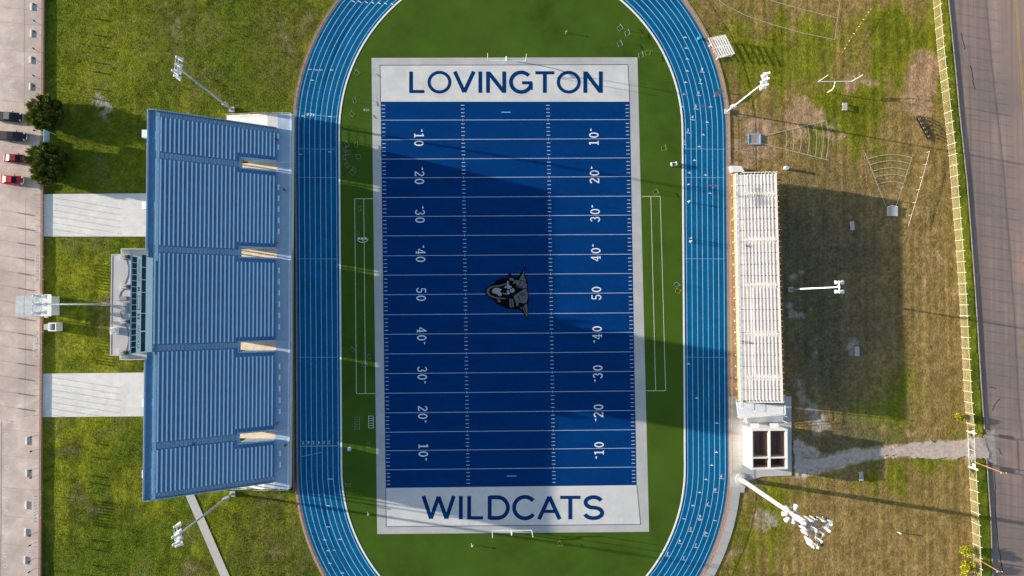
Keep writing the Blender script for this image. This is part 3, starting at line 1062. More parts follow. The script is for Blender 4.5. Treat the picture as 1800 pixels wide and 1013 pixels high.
# team boxes, throwing sectors and other lines chalked on the grass
mb = MB()
for ln in ([(657, 349.5), (623.5, 349.5), (626.5, 692), (660, 692)], [(639.5, 350), (642.5, 692)], [(1129, 345.5), (1160.5, 345.5), (1170, 687), (1137, 687)], [(1144, 346), (1152.5, 687)]):
    for p, q in zip(ln, ln[1:]):
        mb.strip([at(*p), at(*q)], .14, .016)
mb.build('team_box_lines', M['grass_line'], kind='structure')
mb = MB()
zl = .012


def sector(apex, p0, p1, fr, arcs_r, w=.14):
    """Two straight sides from near the apex and arcs between them."""
    a0 = math.atan2(p0[1] - apex[1], p0[0] - apex[0])
    a1 = math.atan2(p1[1] - apex[1], p1[0] - apex[0])
    rr = math.hypot(p0[0] - apex[0], p0[1] - apex[1])
    for p in (p0, p1):
        mb.strip([at(lerp(apex[0], p[0], fr), lerp(apex[1], p[1], fr)), at(*p)], w, zl)
    for q in arcs_r:
        pts = [at(apex[0] + rr * q * math.cos(lerp(a0, a1, k / 14)), apex[1] + rr * q * math.sin(lerp(a0, a1, k / 14))) for k in range(15)]
        mb.strip(pts, w, zl + .004)


sector((1315, 246), (1452, 212), (1457, 282), .13, (.48, .57, .66, .76, .855, .935, 1.0))
sector((1567, 388), (1520, 268), (1605, 271), .2, (.53, .63, .72, .815, .90))
for ln in ([(1255, -6), (1275, 9), (1310, 27), (1360, 44), (1410, 58), (1467, 70)], [(1340, -5), (1365, 4), (1420, 19), (1472, 32)], [(1478, -10), (1474, 20), (1467, 70)]):
    mb.strip([at(*p) for p in ln], .13, zl)
mb.build('chalk_lines', M['worn_line'], kind='structure')
mb = MB()
glyphs(mb, '8:25', 644, 193.5, 4, 0, 0, .02)
mb.build('turf_small_numbers', M['grass_line'], kind='structure')

# ------------------------------------------------------------------ HOME GRANDSTAND
HOME_TOP = 15.5
xb = at(257, 535, HOME_TOP).x
yN = at(257, 193, HOME_TOP).y
yS = at(255, 880, HOME_TOP).y
xr0 = at(480.5, 535, 3.0).x              # bench of the first row
xr28 = at(272, 535, 15.1).x
STEP = (xr0 - xr28) / 28
RISE = .43
Z0 = 2.55
DECK_Z = 2.0
xdeck = at(511, 535, DECK_Z).x
ydN = at(508, 200, DECK_Z).y
ydS = at(510, 860, DECK_Z).y
VOM = [at(455, v, 4).y for v in (290.5, 444.7, 609, 767)]
AIS = [lerp(at(330, v, 12).y, VOM[i], .5) for i, v in enumerate((281, 441, 607, 777))]
VH, VW = .95, 1.25        # half width of the tunnel opening, and of its walls
NV = 8                    # rows the tunnels cut
stand = thing('grandstand', 'large blue grandstand along the left straight with rows of pale blue benches', 'grandstand', (xb, 0, 0))
xrow = lambda i: xr0 - i * STEP     # bench centre of row i
zrow = lambda i: Z0 + i * RISE
deck = MB()
cuts = []
for y in VOM:
    cuts += [(y - VW, y + VW)]
cuts.sort()
full = [(yS, yN)]


def spans(i):
    if i > NV:
        return [(yS, yN)]
    out, a = [], yS
    for c0, c1 in cuts:
        out.append((a, c0))
        a = c1
    out.append((a, yN))
    return out


for i in range(29):
    xf, xk = xrow(i) + .30, xrow(i) + .30 - STEP
    zt = zrow(i)
    for a, b in spans(i):
        # tread and the riser at its front edge as one folded plate 60 mm thick
        deck.box(xk, a, zt - .06, xf, b, zt)
        deck.box(xf - .05, a, zt - (RISE if i else .72), xf, b, zt - .06)
xtop = xrow(28) + .30 - STEP
deck.box(xb, yS, HOME_TOP - .55, xtop, yN, HOME_TOP - .30)
deck.build('seating_deck', M['stand_blue'], stand)
ends = [yS + 1.15] + AIS + [yN - 1.15]
bench_list = []
for i in range(29):
    for s in range(5):
        lo, hi = ends[s], ends[s + 1]
        if i > NV + 1:
            g0 = .75 if s > 0 else 0
            g1 = .75 if s < 4 else 0
            a, b = lo + g0, hi - g1
        else:
            a = VOM[::-1][s - 1] + 2.05 if s > 0 else lo
            b = VOM[::-1][s] - 2.05 if s < 4 else hi
        bench_list.append((i, s, a, b))
AISr = sorted(AIS)
VOMr = sorted(VOM)
bench_list = []
for i in range(29):
    for s in range(5):
        if i > NV + 1:
            a = yS + 1.15 if s == 0 else AISr[s - 1] + .75
            b = yN - 1.15 if s == 4 else AISr[s] - .75
        else:
            a = yS + 1.15 if s == 0 else VOMr[s - 1] + 2.05
            b = yN - 1.15 if s == 4 else VOMr[s] - 2.05
        bench_list.append((i, s, a, b))
bench_list.sort(key=lambda t: -(t[3] - t[2]))


def bench_shape(mbx, i, a, b):
    x, z = xrow(i) - .12, zrow(i)
    mbx.box(x - .14, a, z + .40, x + .15, b, z + .45)
    n = max(int((b - a) / 2.0), 2)
    for k in range(n):
        y = lerp(a + .3, b - .3, k / (n - 1))
        mbx.box(x - .03, y - .03, z, x + .03, y + .03, z + .40)


for i, s, a, b in bench_list[:100]:
    t = MB()
    bench_shape(t, i, a, b)
    t.build('bench', M['bench_blue'], stand)
t = MB()
for i, s, a, b in bench_list[100:]:
    bench_shape(t, i, a, b)
t.build('short_benches', M['bench_blue'], stand)['kind'] = 'stuff'
for y in AIS:
    t = MB()
    for i in range(NV + 1, 28):
        t.box(xrow(i) - .02, y - .55, zrow(i) + .002, xrow(i) + .30 - .002, y + .55, zrow(i) + .0 + .02)
        t.box(xrow(i) + .30 - STEP + .02, y - .55, zrow(i), xrow(i) - .06, y + .55, zrow(i) + .21)
    t.build('aisle_steps', M['stand_deck'], stand)
for y in (yN - .6, yS + .6):
    t = MB()
    for i in range(0, 28):
        t.box(xrow(i) - .02, y - .42, zrow(i) + .002, xrow(i) + .30 - .002, y + .42, zrow(i) + .02)
        t.box(xrow(i) + .30 - STEP + .02, y - .42, zrow(i), xrow(i) - .06, y + .42, zrow(i) + .21)
    t.build('aisle_steps', M['stand_deck'], stand)
# front walkway, cut where the tunnels come out
wx0 = xrow(0) + .30 + .002
t = MB()
a = ydS
for c0, c1 in cuts:
    t.box(wx0, a, DECK_Z - .25, xdeck, c0 + .25, DECK_Z)
    t.box(wx0, c0 + .25, DECK_Z - .40, xdeck, c1 - .25, DECK_Z - .12)
    a = c1 - .25
t.box(wx0, a, DECK_Z - .25, xdeck, ydN, DECK_Z)
t.build('front_walkway', M['stand_deck'], stand)
t = MB()
t.box(xdeck - .16, ydS, -.3, xdeck, ydN, DECK_Z - .26)
t.build('front_wall', M['pale_concrete_white'], stand)
for y, sgn in ((yN, 1), (yS, -1)):
    t = MB()
    far = ydN if sgn > 0 else ydS
    xs_ = at(398, 204, .3).x
    xm_ = at(470, 204, DECK_Z).x
    y0 = y + sgn * .05
    t.hexa([(xs_, y0, -.2), (xm_, y0, -.2), (xm_, far, -.2), (xs_, far, -.2)], [(xs_, y0, .15), (xm_, y0, DECK_Z), (xm_, far, DECK_Z), (xs_, far, .15)])
    t.box(xm_ + .003, min(y0, far), -.2, wx0 - .003, max(y0, far), DECK_Z)
    t.build('access_ramp', M['pale_concrete_white'], stand)
    t = MB()
    for u in np.linspace(0, 1, 9):
        x = lerp(xs_, xdeck - .2, u)
        zz = .15 + (DECK_Z - .15) * min((x - xs_) / (xm_ - xs_), 1)
        t.tube([(x, far - sgn * .06, zz), (x, far - sgn * .06, zz + 1.05)], .03, 6)
    t.tube([(xs_, far - sgn * .06, 1.2), (xm_, far - sgn * .06, DECK_Z + 1.05), (xdeck - .2, far - sgn * .06, DECK_Z + 1.05)], .03, 6)
    t.build('ramp_handrail', M['white_metal'], stand)
t = MB()
n = 52
for k in range(n):
    y = lerp(ydS + .1, ydN - .1, k / (n - 1))
    t.tube([(xdeck - .1, y, DECK_Z), (xdeck - .1, y, DECK_Z + 1.05)], .025, 6)
for z in (.35, .7, 1.05):
    t.tube([(xdeck - .1, ydS + .1, DECK_Z + z), (xdeck - .1, ydN - .1, DECK_Z + z)], .025, 6)
t.build('front_guard_rail', M['bench_blue'], stand)
# back parapet and side parapets
t = MB()
t.box(xb - .10, yS, HOME_TOP - .55, xb - .003, yN, HOME_TOP + .35)
t.build('back_parapet', M['stand_deck'], stand)
for y, sgn in ((yN, 1), (yS, -1)):
    t = MB()
    pts = [(xb, HOME_TOP - .3), (xtop, HOME_TOP - .3), (xrow(0) + .3, Z0 - .1)]
    lo = [(x, y + sgn * .004, z - .75) for x, z in pts] + [(x, y + sgn * .004, z + .55) for x, z in pts[::-1]]
    hi = [(x, y + sgn * .10, z) for x, _, z in lo]
    t.hexa(lo, hi)
    t.build('side_parapet', M['stand_deck'], stand)
# tunnels
for y in VOM:
    xa, xz = xrow(NV) + .30 - STEP - .05, xrow(0) + .30
    t = MB()
    # walls round the opening, up to a coping above the seats on the three sides
    for sgn in (-1, 1):
        ya, yb_ = y + sgn * VH, y + sgn * (VW - .01)
        q = [(xa, zrow(NV) + .55), (xz, zrow(0) + .75)]
        lo = [(xa, ya, 0), (xz, ya, 0), (xz, ya, q[1][1]), (xa, ya, q[0][1])]
        hi = [(p[0], yb_, p[2]) for p in lo]
        t.hexa(lo, hi)
    t.box(xa - .32, y - VW, zrow(NV) - .5, xa - .01, y + VW, zrow(NV) + .50)
    t.build('tunnel_wall', M['stand_deck'], stand)
    t = MB()
    x9 = xa - 9
    t.hexa([(x9, y - VH + .01, -.1), (xz - .01, y - VH + .01, -.1), (xz - .01, y + VH - .01, -.1), (x9, y + VH - .01, -.1)],
           [(x9, y - VH + .01, .25), (xz - .01, y - VH + .01, DECK_Z - .14), (xz - .01, y + VH - .01, DECK_Z - .14), (x9, y + VH - .01, .25)])
    t.build('tunnel_ramp', M['tunnel'], stand)
    t = MB()
    t.tube([(xz, y - VH + .1, DECK_Z + .9), (xdeck - .12, y - VH + .1, DECK_Z + .9)], .03, 6)
    t.build('tunnel_handrail', M['white_metal'], stand)
    t = MB()
    t.tube([(xz, y + VH - .1, DECK_Z + .9), (xdeck - .12, y + VH - .1, DECK_Z + .9)], .03, 6)
    t.build('tunnel_handrail', M['white_metal'], stand)
# steel frames under the seats
fy = np.linspace(yS + .6, yN - .6, 15)
for y in fy:
    if min(abs(y - v) for v in VOM) < 1.5:
        y = y + 1.9
    t = MB()
    for i in (27, 20, 13):
        t.box(xrow(i) - .12, y - .12, -.2, xrow(i) + .12, y + .12, zrow(i) - .45)
    t.tube([(xrow(28), y, zrow(28) - .75), (xrow(NV + 2), y, zrow(NV + 2) - .75)], .14, 6)
    t.build('support_frame', M['stand_steel'], stand)
# wall cabinets that show behind the back edge
for v in (235, 361, 709, 834):
    p = at(252.5, v, 13.5)
    t = MB()
    t.box(p.x - .35, p.y - .75, 12.3, xb - .11, p.y + .75, 13.5)
    t.build('wall_cabinet', M['box_blue'], stand)

# companion seats on the front walkway
seat0 = None
for v in (240, 259, 329.5, 349, 368, 387.5, 407, 475.7, 495.3, 515, 534.7, 554.5, 574.7, 644, 663.6, 683.5, 703.5, 723.3, 797, 817):
    p = at(490.8 + (v - 500) * .006, v, DECK_Z + .3)
    if seat0 is None:
        seat0 = thing('walkway_bench', 'short pale bench standing on the front walkway of the blue grandstand', 'bench', (p.x, p.y, DECK_Z), group='short benches on the grandstand walkway')
        t = MB()
        t.cbox(p + Vector((0, 0, .12)), .34, 1.15, .05)
        t.build('seat', M['bench_blue'], seat0)
        for k in (-1, 1):
            t = MB()
            t.cbox(p + Vector((0, k * .45, -.3)), .2, .08, .42)
            t.build('leg', M['bench_blue'], seat0)
    else:
        dup(seat0, loc=(p.x, p.y, DECK_Z))

# ------------------------------------------------------------------ PRESS BOX
PX = at(267, 535, 15.4).x
RZ = 23.3
px0 = at(196, 535, RZ).x
pyN, pyS = at(225, 448.5, RZ).y, at(225, 624, RZ).y
press = thing('press_box', 'grey roofed press box with pale blue glazed front on top of the blue grandstand', 'press box', (PX, 0, 15.2))
zf = lambda px: H - H * 0 - (H * (0)) if False else 150.0 - 150.0 * (abs(PX) / (abs(at(px, 535, 0).x)))
t = MB()
b0 = 15.2
t.box(px0, pyS, b0, PX, pyN, RZ - .25)
t.build('wall', M['box_blue'], press)
t = MB()
t.box(px0 - .15, pyS - .15, RZ - .25, PX - .15, pyN + .15, RZ)
for a in ((px0 - .15, pyS - .15, px0 + .05, pyN + .15), (px0 + .052, pyS - .15, PX - .15, pyS + .05), (px0 + .052, pyN - .05, PX - .15, pyN + .15)):
    t.box(a[0], a[1], RZ + .002, a[2], a[3], RZ + .05)
t.build('roof', M['roof_grey'], press)
t = MB()
t.box(PX - .14, pyS - .15, RZ - .3, PX + .02, pyN + .15, RZ + .18)
t.build('roof_fascia', M['stand_deck'], press)


def wy(v, z):
    return at(250, v, z).y


for v0, v1 in ((448.7, 469), (471, 491), (493, 513), (515, 550), (552, 581), (584, 618)):
    a, b = wy(v1, 18.7), wy(v0, 18.7)
    t = MB()
    t.box(PX + .003, a, 17.9, PX + .03, b, 19.5)
    o = t.build('window', M['glass'], press)
    n = max(int(round((b - a) / .9)), 2)
    t = MB()
    for k in range(n + 1):
        y = lerp(a, b, k / n)
        t.box(PX + .031, y - .035, 17.88, PX + .06, y + .035, 19.52)
    t.build('mullion', M['frame_dark'], o)
nU = 16
for k in range(nU):
    a = lerp(pyS + .2, pyN - .2, k / nU) + .05
    b = lerp(pyS + .2, pyN - .2, (k + 1) / nU) - .05
    t = MB()
    t.box(PX + .003, a, 21.30, PX + .03, b, RZ - .32)
    o = t.build('upper_window', M['glass'], press)
    t = MB()
    t.box(PX + .031, a + .25, 21.32, PX + .06, a + .29, RZ - .36)
    t.build('mullion', M['frame_dark'], o)
# lettering on the pale band: the school's words, small and dark


def wall_text(body, v0, v1, zc, h):
    vs, fs, asp = text_mesh(body)
    y0, y1 = wy(v0, zc), wy(v1, zc)
    out = []
    for x, y in vs:
        out.append((PX + .012, lerp(y0, y1, x), zc - h / 2 + y * h))
    tt = MB()
    tt.add(out, fs)
    return tt.build('lettering', M['frame_dark'], press)


wall_text('LOVINGTON', 457, 494, 20.45, .8)
wall_text('WILDCATS', 571, 612, 20.45, .8)
t = MB()
for v0, v1 in ((505, 508), (509.5, 512), (520, 521), (544, 545), (552, 555), (558, 561)):
    t.box(PX + .004, wy(v1, 20.4), 20.1, PX + .03, wy(v0, 20.4), 20.85)
t.box(PX + .004, wy(545, 20.4), 20.86, PX + .03, wy(520, 20.4), 20.95)
t.box(PX + .004, wy(545, 20.4), 19.98, PX + .03, wy(520, 20.4), 20.08)
t.build('wall_emblem', M['frame_dark'], press)
t = MB()
t.box(PX + .004, wy(498, 20.4), 19.9, PX + .05, wy(494.5, 20.4), 20.9)
t.build('wall_plate', M['white_metal'], press)
# side landings and legs
for y, sgn in ((pyN, 1), (pyS, -1)):
    t = MB()
    xa, xc = at(211, 535, 17.5).x, at(257, 535, 17.0).x
    yo = at(230, 438 if sgn > 0 else 632, 17.0).y
    t.box(xa, min(y + sgn * .16, yo), 16.4, xc, max(y + sgn * .16, yo), 16.6)
    t.box(xa, yo - .06, 16.602, xc, yo + .06, 17.5)
    t.box(xa, min(y + sgn * .16, yo - sgn * .062), 16.602, xa + .1, max(y + sgn * .16, yo - sgn * .062), 17.5)
    t.build('side_landing', M['roof_grey'], press)
t = MB()
for y in np.linspace(pyS + .4, pyN - .4, 6):
    t.box(px0 + .1, y - .2, -.3, px0 + .5, y + .2, 15.19)
t.build('support_column', M['concrete'], press)
t = MB()
p = at(195.5, 485, 21)
t.box(px0 - .32, p.y - 1.6, 19.5, px0 - .003, p.y + 1.6, 21)
t.build('back_cabinet', M['roof_grey'], press)

# things on the press box roof
sp0 = None
for (u, v, lab) in ((219, 451.5, 'white loudspeaker on the press box roof at its upper end'), (221, 504, 'white loudspeaker on the press box roof, second from the upper end'), (220, 565, 'white loudspeaker on the press box roof beside the blue grey shadow patches'), (216, 619.5, 'white loudspeaker on the press box roof at its lower end')):
    p = at(u + 2, v, RZ + .02)
    if sp0 is None:
        sp0 = thing('loudspeaker', lab, 'loudspeaker', p, group='loudspeakers on the press box roof')
        t = MB()
        t.hexa([(p.x - .8, p.y - .5, p.z + .05), (p.x + .2, p.y - .3, p.z + .05), (p.x + .2, p.y + .3, p.z + .05), (p.x - .8, p.y + .5, p.z + .05)], [(p.x - .7, p.y - .4, p.z + .7), (p.x + .15, p.y - .25, p.z + .6), (p.x + .15, p.y + .25, p.z + .6), (p.x - .7, p.y + .4, p.z + .7)])
        t.build('housing', M['white_metal'], sp0)
        t = MB()
        t.cone((p.x + .2, p.y, p.z + .5), (1, 0, -.3), .14, .42, .6, 10)
        t.build('horn', M['black'], sp0)
        t = MB()
        t.tube([(p.x - .1, p.y, p.z), (p.x - .1, p.y, p.z + 1.0)], .07, 8)
        t.tube([(p.x - .1, p.y, p.z + .9), (p.x + .6, p.y + .3, p.z + .7)], .05, 6)
        t.build('stand_pole', M['grey_metal'], sp0)
    else:
        dup(sp0, loc=p, label=lab)
for ln, lab in (([(222, 456), (226, 470), (225, 485), (219, 499)], 'dark cable on the press box roof between the two upper loudspeakers'), ([(219, 507), (212, 514), (210, 522), (211, 530)], 'dark cable on the press box roof from the second loudspeaker to the roof hatch'), ([(211, 548), (214, 557), (218, 562)], 'short dark cable on the press box roof from the roof hatch to the third loudspeaker'), ([(219, 570), (225, 580), (226, 600), (222, 616)], 'dark cable on the press box roof between the two lower loudspeakers')):
    t = MB()
    p = [at(u, v, RZ + .04) for u, v in ln]
    t.tube(p, .035, 5)
    tag(t.build('speaker_cable', M['frame_dark'], loc=p[0]), lab, 'cable', 'cables on the press box roof')
p = at(199, 581.5, RZ + 1)
hv = thing('air_conditioner', 'white air conditioner box near the lower left edge of the press box roof', 'air conditioner', (p.x, p.y, RZ + .02))
t = MB()
t.cbox((p.x, p.y, RZ + .1), 1.15, 1.2, .95)
t.build('housing', M['white_metal'], hv)
t = MB()
t.cbox((p.x, p.y, RZ + 1.05), .8, .8, .06, .4)
t.build('fan_grille', M['roof_grey'], hv)
p = at(211, 537.5, RZ + .5)
t = MB()
for dx, dy in ((-.6, -.9), (.6, -.9), (.6, .9), (-.6, .9)):
    t.tube([(p.x + dx, p.y + dy, RZ), (p.x + dx, p.y + dy, RZ + 1.05)], .03, 6)
for z in (.55, 1.05):
    t.tube([(p.x - .6, p.y - .9, RZ + z), (p.x + .6, p.y - .9, RZ + z), (p.x + .6, p.y + .9, RZ + z), (p.x - .6, p.y + .9, RZ + z)], .03, 6)
hr = thing('roof_hatch', 'roof hatch with a thin guard rail at the middle of the press box roof', 'roof hatch', (p.x, p.y, RZ))
t.build('guard_rail', M['grey_metal'], hr)
t = MB()
t.cbox((p.x, p.y, RZ), .8, 1.1, .22)
t.build('hatch_lid', M['roof_grey'], hr)
for (u, v, sx, sy, sz, mm, lab) in ((219, 524.5, 1.1, .6, .45, 'grey_metal', 'grey equipment case beside the roof hatch, near the second loudspeaker'), (220, 545, .7, 1.0, .7, 'stand_deck', 'blue grey equipment case between roof hatch and third loudspeaker'), (222, 535, .5, .6, .6, 'roof_grey', 'small pale case between the roof hatch and the front fascia')):
    p = at(u, v, RZ)
    e = thing('equipment_case', lab, 'equipment case', (p.x, p.y, RZ), group='cases on the press box roof')
    t = MB()
    t.cbox((p.x, p.y, RZ + .02), sx, sy, sz, .06)
    t.build('case_body', M[mm], e)
    t = MB()
    t.cbox((p.x, p.y, RZ + .02 + sz), sx * 1.06, sy * 1.06, .07, .06)
    t.build('lid', M['grey_metal'], e)

# ------------------------------------------------------------------ VISITORS' GRANDSTAND
vs_ = thing('bleacher_stand', 'long white aluminium grandstand along the right straight', 'grandstand', (at(1330, 505).x, at(1330, 505).y, 0))
VZ0, VZ1 = 1.75, 5.5
fA, fB = at(1294, 306, VZ0), at(1303, 705, VZ0)
kA, kB = at(1363, 305, VZ1), at(1374.5, 705, VZ1)
fA.z = fB.z = kA.z = kB.z = 0


def vp(s, d, z):
    p = fA.lerp(fB, s).lerp(kA.lerp(kB, s), d)
    return Vector((p.x, p.y, z))


def vbox(mbx, s0, s1, d0, d1, z0, z1, m=None):
    b = [vp(s0, d0, z0), vp(s1, d0, z0), vp(s1, d1, z0), vp(s0, d1, z0)]
    return mbx.hexa(b, [Vector((p.x, p.y, z1)) for p in b], m)


NR = 10
D0 = .14                  # the front walkway takes the first part of the depth
dd = (1 - D0) / NR
vz = lambda i: VZ0 + (VZ1 - VZ0) * (i + 1) / NR - .12
SEAM = [k / 20 for k in range(21)]
t = MB()
for s0, s1 in zip(SEAM, SEAM[1:]):
    vbox(t, s0 + .0012, s1 - .0012, 0.0, D0 - .004, VZ0 - .1, VZ0)
t.build('front_walkway', M['alu_tread'], vs_)
for i in range(NR):
    t = MB()
    for s0, s1 in zip(SEAM, SEAM[1:]):
        vbox(t, s0 + .0012, s1 - .0012, D0 + i * dd, D0 + (i + 1) * dd - .003, vz(i) - .05, vz(i))
    vbox(t, 0, 1, D0 + i * dd, D0 + i * dd + .004, vz(i) - (.42 if i else .25), vz(i) - .052)
    t.build('footboard', M['alu_tread'], vs_)
ais = [(342 - 305) / 400, (422 - 305) / 400, (502 - 305) / 400, (587 - 305) / 400, (663.5 - 305) / 400]
bounds = [0.004] + ais + [.996]
for i in range(NR):
    for k in range(6):
        if i < 2 and k in (3, 4) or (i < 1 and k in (0, 5)):
            continue
        a = bounds[k] + (.012 if k else 0)
        b = bounds[k + 1] - (.012 if k < 5 else 0)
        t = MB()
        d = D0 + i * dd + .045
        vbox(t, a, b, d, d + .034, vz(i) + .39, vz(i) + .44)
        n = 6
        for j in range(n):
            s = lerp(a + .004, b - .004, j / (n - 1))
            vbox(t, s - .0006, s + .0006, d + .012, d + .022, vz(i), vz(i) + .39)
        t.build('bench', M['alu'], vs_)
for s in ais:
    t = MB()
    for i in range(NR - 1):
        vbox(t, s - .009, s + .009, D0 + (i + .5) * dd, D0 + (i + 1) * dd - .004, vz(i) + .002, vz(i) + .19)
    t.build('aisle_steps', M['alu_tread'], vs_)
    t = MB()
    for i in range(0, NR, 2):
        p = vp(s, D0 + (i + .3) * dd, vz(i))
        q = vp(s, D0 + (i + 1.6) * dd, vz(i))
        t.tube([p, p + Vector((0, 0, .9)), q + Vector((0, 0, 1.1)), Vector((q.x, q.y, vz(min(i + 1, NR - 1))))], .028, 6)
    t.build('aisle_handrail', M['white_metal'], vs_)
t = MB()
vbox(t, -.002, 1.002, 1.002, 1.010, VZ1 - 2.2, VZ1 + .5)
t.build('back_panel', M['ring_pad'], vs_)
t = MB()
for k in range(41):
    p = vp(k / 40, 1.03, 0)
    t.tube([p, p + Vector((0, 0, VZ1 + .9))], .035, 6)
t.build('back_posts', M['roof_grey'], vs_)
for s, nm in ((-.0035, 0), (1.0035, 1)):
    t = MB()
    for i in range(NR + 1):
        d = D0 + min(i, NR - .05) * dd
        z = vz(min(i, NR - 1))
        p = vp(s, d, z - .3)
        t.tube([p, p + Vector((0, 0, 1.4))], .03, 6)
    for h in (.5, 1.1):
        t.tube([vp(s, D0, vz(0) + h), vp(s, 1, vz(NR - 1) + h)], .03, 6)
    t.build('end_guard_rail', M['white_metal'], vs_)
t = MB()
vbox(t, -.004, 1.03, -.018, -.004, VZ0 - .22, VZ0 + .08)
t.build('front_edge_beam', M['stand_deck'], vs_)
t = MB()
for k in range(42):
    p = vp(k / 41 * 1.03, -.012, VZ0 + .08)
    t.tube([p, p + Vector((0, 0, 1.0))], .025, 6)
for h in (.5, 1.0):
    t.tube([vp(-.002, -.012, VZ0 + .08 + h), vp(1.03, -.012, VZ0 + .08 + h)], .028, 6)
t.build('front_guard_rail', M['white_metal'], vs_)
t = MB()
vbox(t, -.004, 1.0, -.012, -.004, -.1, VZ0 - .23)
t.build('front_fascia', M['tan_panel'], vs_)
for k in range(21):
    t = MB()
    s = k / 20
    vbox(t, s - .0035, s + .0035, -.075, -.0125, -.05, .55)
    vbox(t, s - .0022, s + .0022, -.040, -.0125, .552, VZ0 - .2)
    t.build('front_buttress', M['tan_panel'], vs_)
for k in range(14):
    t = MB()
    s = (k + .5) / 14
    for d, zz in ((.35, vz(2) - .4), (.65, vz(5) - .4), (.96, vz(9) - .4)):
        p = vp(s, d, -.1)
        t.tube([p, Vector((p.x, p.y, zz))], .06, 6)
    t.tube([vp(s, .2, vz(0) - .45), vp(s, .98, vz(9) - .45)], .06, 6)
    t.build('support_frame', M['stand_steel'], vs_)
# upper entry ramp
t = MB()
b = [at(1281, 294), at(1299, 294), at(1304, 305), at(1283, 305)]
t.hexa([Vector((p.x, p.y, -.05)) for p in b], [Vector((b[0].x, b[0].y, 1.3)), Vector((b[1].x, b[1].y, 1.3)), Vector((b[2].x, b[2].y, VZ0 - .02)), Vector((b[3].x, b[3].y, VZ0 - .02))])
t.build('entry_ramp', M['pale_concrete_white'], vs_)
# lower platform and ramp towards the restrooms
t = MB()
q = [at(1294, 706.5, VZ0), at(1377, 714, VZ0), at(1377.5, 728, VZ0), at(1298, 734, VZ0)]
t.hexa([Vector((p.x, p.y, VZ0 - .14)) for p in q], [Vector((p.x, p.y, VZ0 - .02)) for p in q])
t.build('access_platform', M['alu'], vs_)
t = MB()
q = [at(1300, 734.5, VZ0), at(1336, 732, VZ0), at(1378, 731, VZ0 - .6), at(1378, 741, VZ0 - .6), at(1312, 743, VZ0)]
for p in q:
    t.tube([Vector((p.x, p.y, 0)), Vector((p.x, p.y, VZ0 + 1))], .035, 6)
t.tube([Vector((p.x, p.y, VZ0 + 1)) for p in (at(1299, 734, VZ0), at(1377.5, 728, VZ0), at(1377, 712, VZ0))], .05, 6)
t.tube([Vector((p.x, p.y, VZ0 + .5)) for p in (at(1299, 734, VZ0), at(1377.5, 728, VZ0), at(1377, 712, VZ0))], .05, 6)
t.build('platform_guard_rail', M['white_metal'], vs_)
t = MB()
q0, q1 = [at(1312, 736, 1.5), at(1377, 730, 1.5)], [at(1314, 743, 1.0), at(1378, 742, .6)]
t.hexa([(q0[0].x, q0[0].y, -.05), (q0[1].x, q0[1].y, -.05), (q1[1].x, q1[1].y, -.05), (q1[0].x, q1[0].y, -.05)], [(q0[0].x, q0[0].y, 1.5), (q0[1].x, q0[1].y, 1.5), (q1[1].x, q1[1].y, .3), (q1[0].x, q1[0].y, .9)])
t.build('access_ramp', M['alu'], vs_)

# ------------------------------------------------------------------ roofless restroom building
BH = 4.6
ra, rb = at(1321, 755, BH), at(1383, 825, BH)
rx0, rx1, ry0, ry1 = ra.x - .05, rb.x + .25, rb.y, ra.y
rm = thing('restroom_building', 'white block building with four open roofless rooms below the white stand', 'building', ((rx0 + rx1) / 2, (ry0 + ry1) / 2, 0))
w = .35
t = MB()
t.box(rx0, ry0, -.1, rx0 + w, ry1, BH)
t.box(rx1 - w, ry0, -.1, rx1, ry1, BH)
t.box(rx0 + w + .002, ry1 - w, -.1, rx1 - w - .002, ry1, BH)
t.box(rx0 + w + .002, ry0, -.1, rx1 - w - .002, ry0 + w, BH)
t.build('wall', M['white_paint'], rm)
t = MB()
xm = (rx0 + rx1) / 2 + .05
ym = at(1350, 805, BH).y
t.box(xm - .17, ry0 + w + .002, -.1, xm + .17, ry1 - w - .002, BH - .003)
t.box(rx0 + w + .002, ym - .15, -.1, xm - .172, ym + .15, BH - .006)
t.box(xm + .172, ym - .15, -.1, rx1 - w - .002, ym + .15, BH - .006)
t.build('partition_wall', M['white_paint'], rm)
t = MB()
t.box(rx0 + w + .003, ry0 + w + .003, 0, rx1 - w - .003, ry1 - w - .003, .06)
t.build('floor', M['dark_floor'], rm)
t = MB()
for (a, b, c, d) in ((rx0 + w, ry0 + w, xm - .17, ym - .15), (xm + .17, ry0 + w, rx1 - w, ym - .15), (rx0 + w, ym + .15, xm - .17, ry1 - w), (xm + .17, ym + .15, rx1 - w, ry1 - w)):
    zt = BH - .30
    t.box(a + .004, b + .004, .07, a + .05, d - .004, zt)
    t.box(c - .05, b + .004, .07, c - .004, d - .004, zt)
    t.box(a + .052, b + .004, .07, c - .052, b + .05, zt)
    t.box(a + .052, d - .05, .07, c - .052, d - .004, zt)
t.build('room_lining', M['room_wall'], rm)
t = MB()
for (a, b) in ((rx0 + 1.2, rx0 + 2.3), (rx1 - 2.6, rx1 - 1.4)):
    t.box(a, ry1 + .002, .02, b, ry1 + .06, 2.1)
t.build('door', M['grey_metal'], rm)
t = MB()
t.box(rx0 + .7, ry1 + .002, 2.4, rx0 + 2.6, ry1 + .9, 2.52)
t.box(rx1 - 2.9, ry1 + .002, 2.4, rx1 - 1.1, ry1 + .9, 2.52)
t.build('door_canopy', M['white_metal'], rm)

# ------------------------------------------------------------------ floodlight poles
def flood_head(t_arm, lamps, p, ax, face, along):
    """One floodlight: hood, lens and ballast, hanging off p."""
    pass


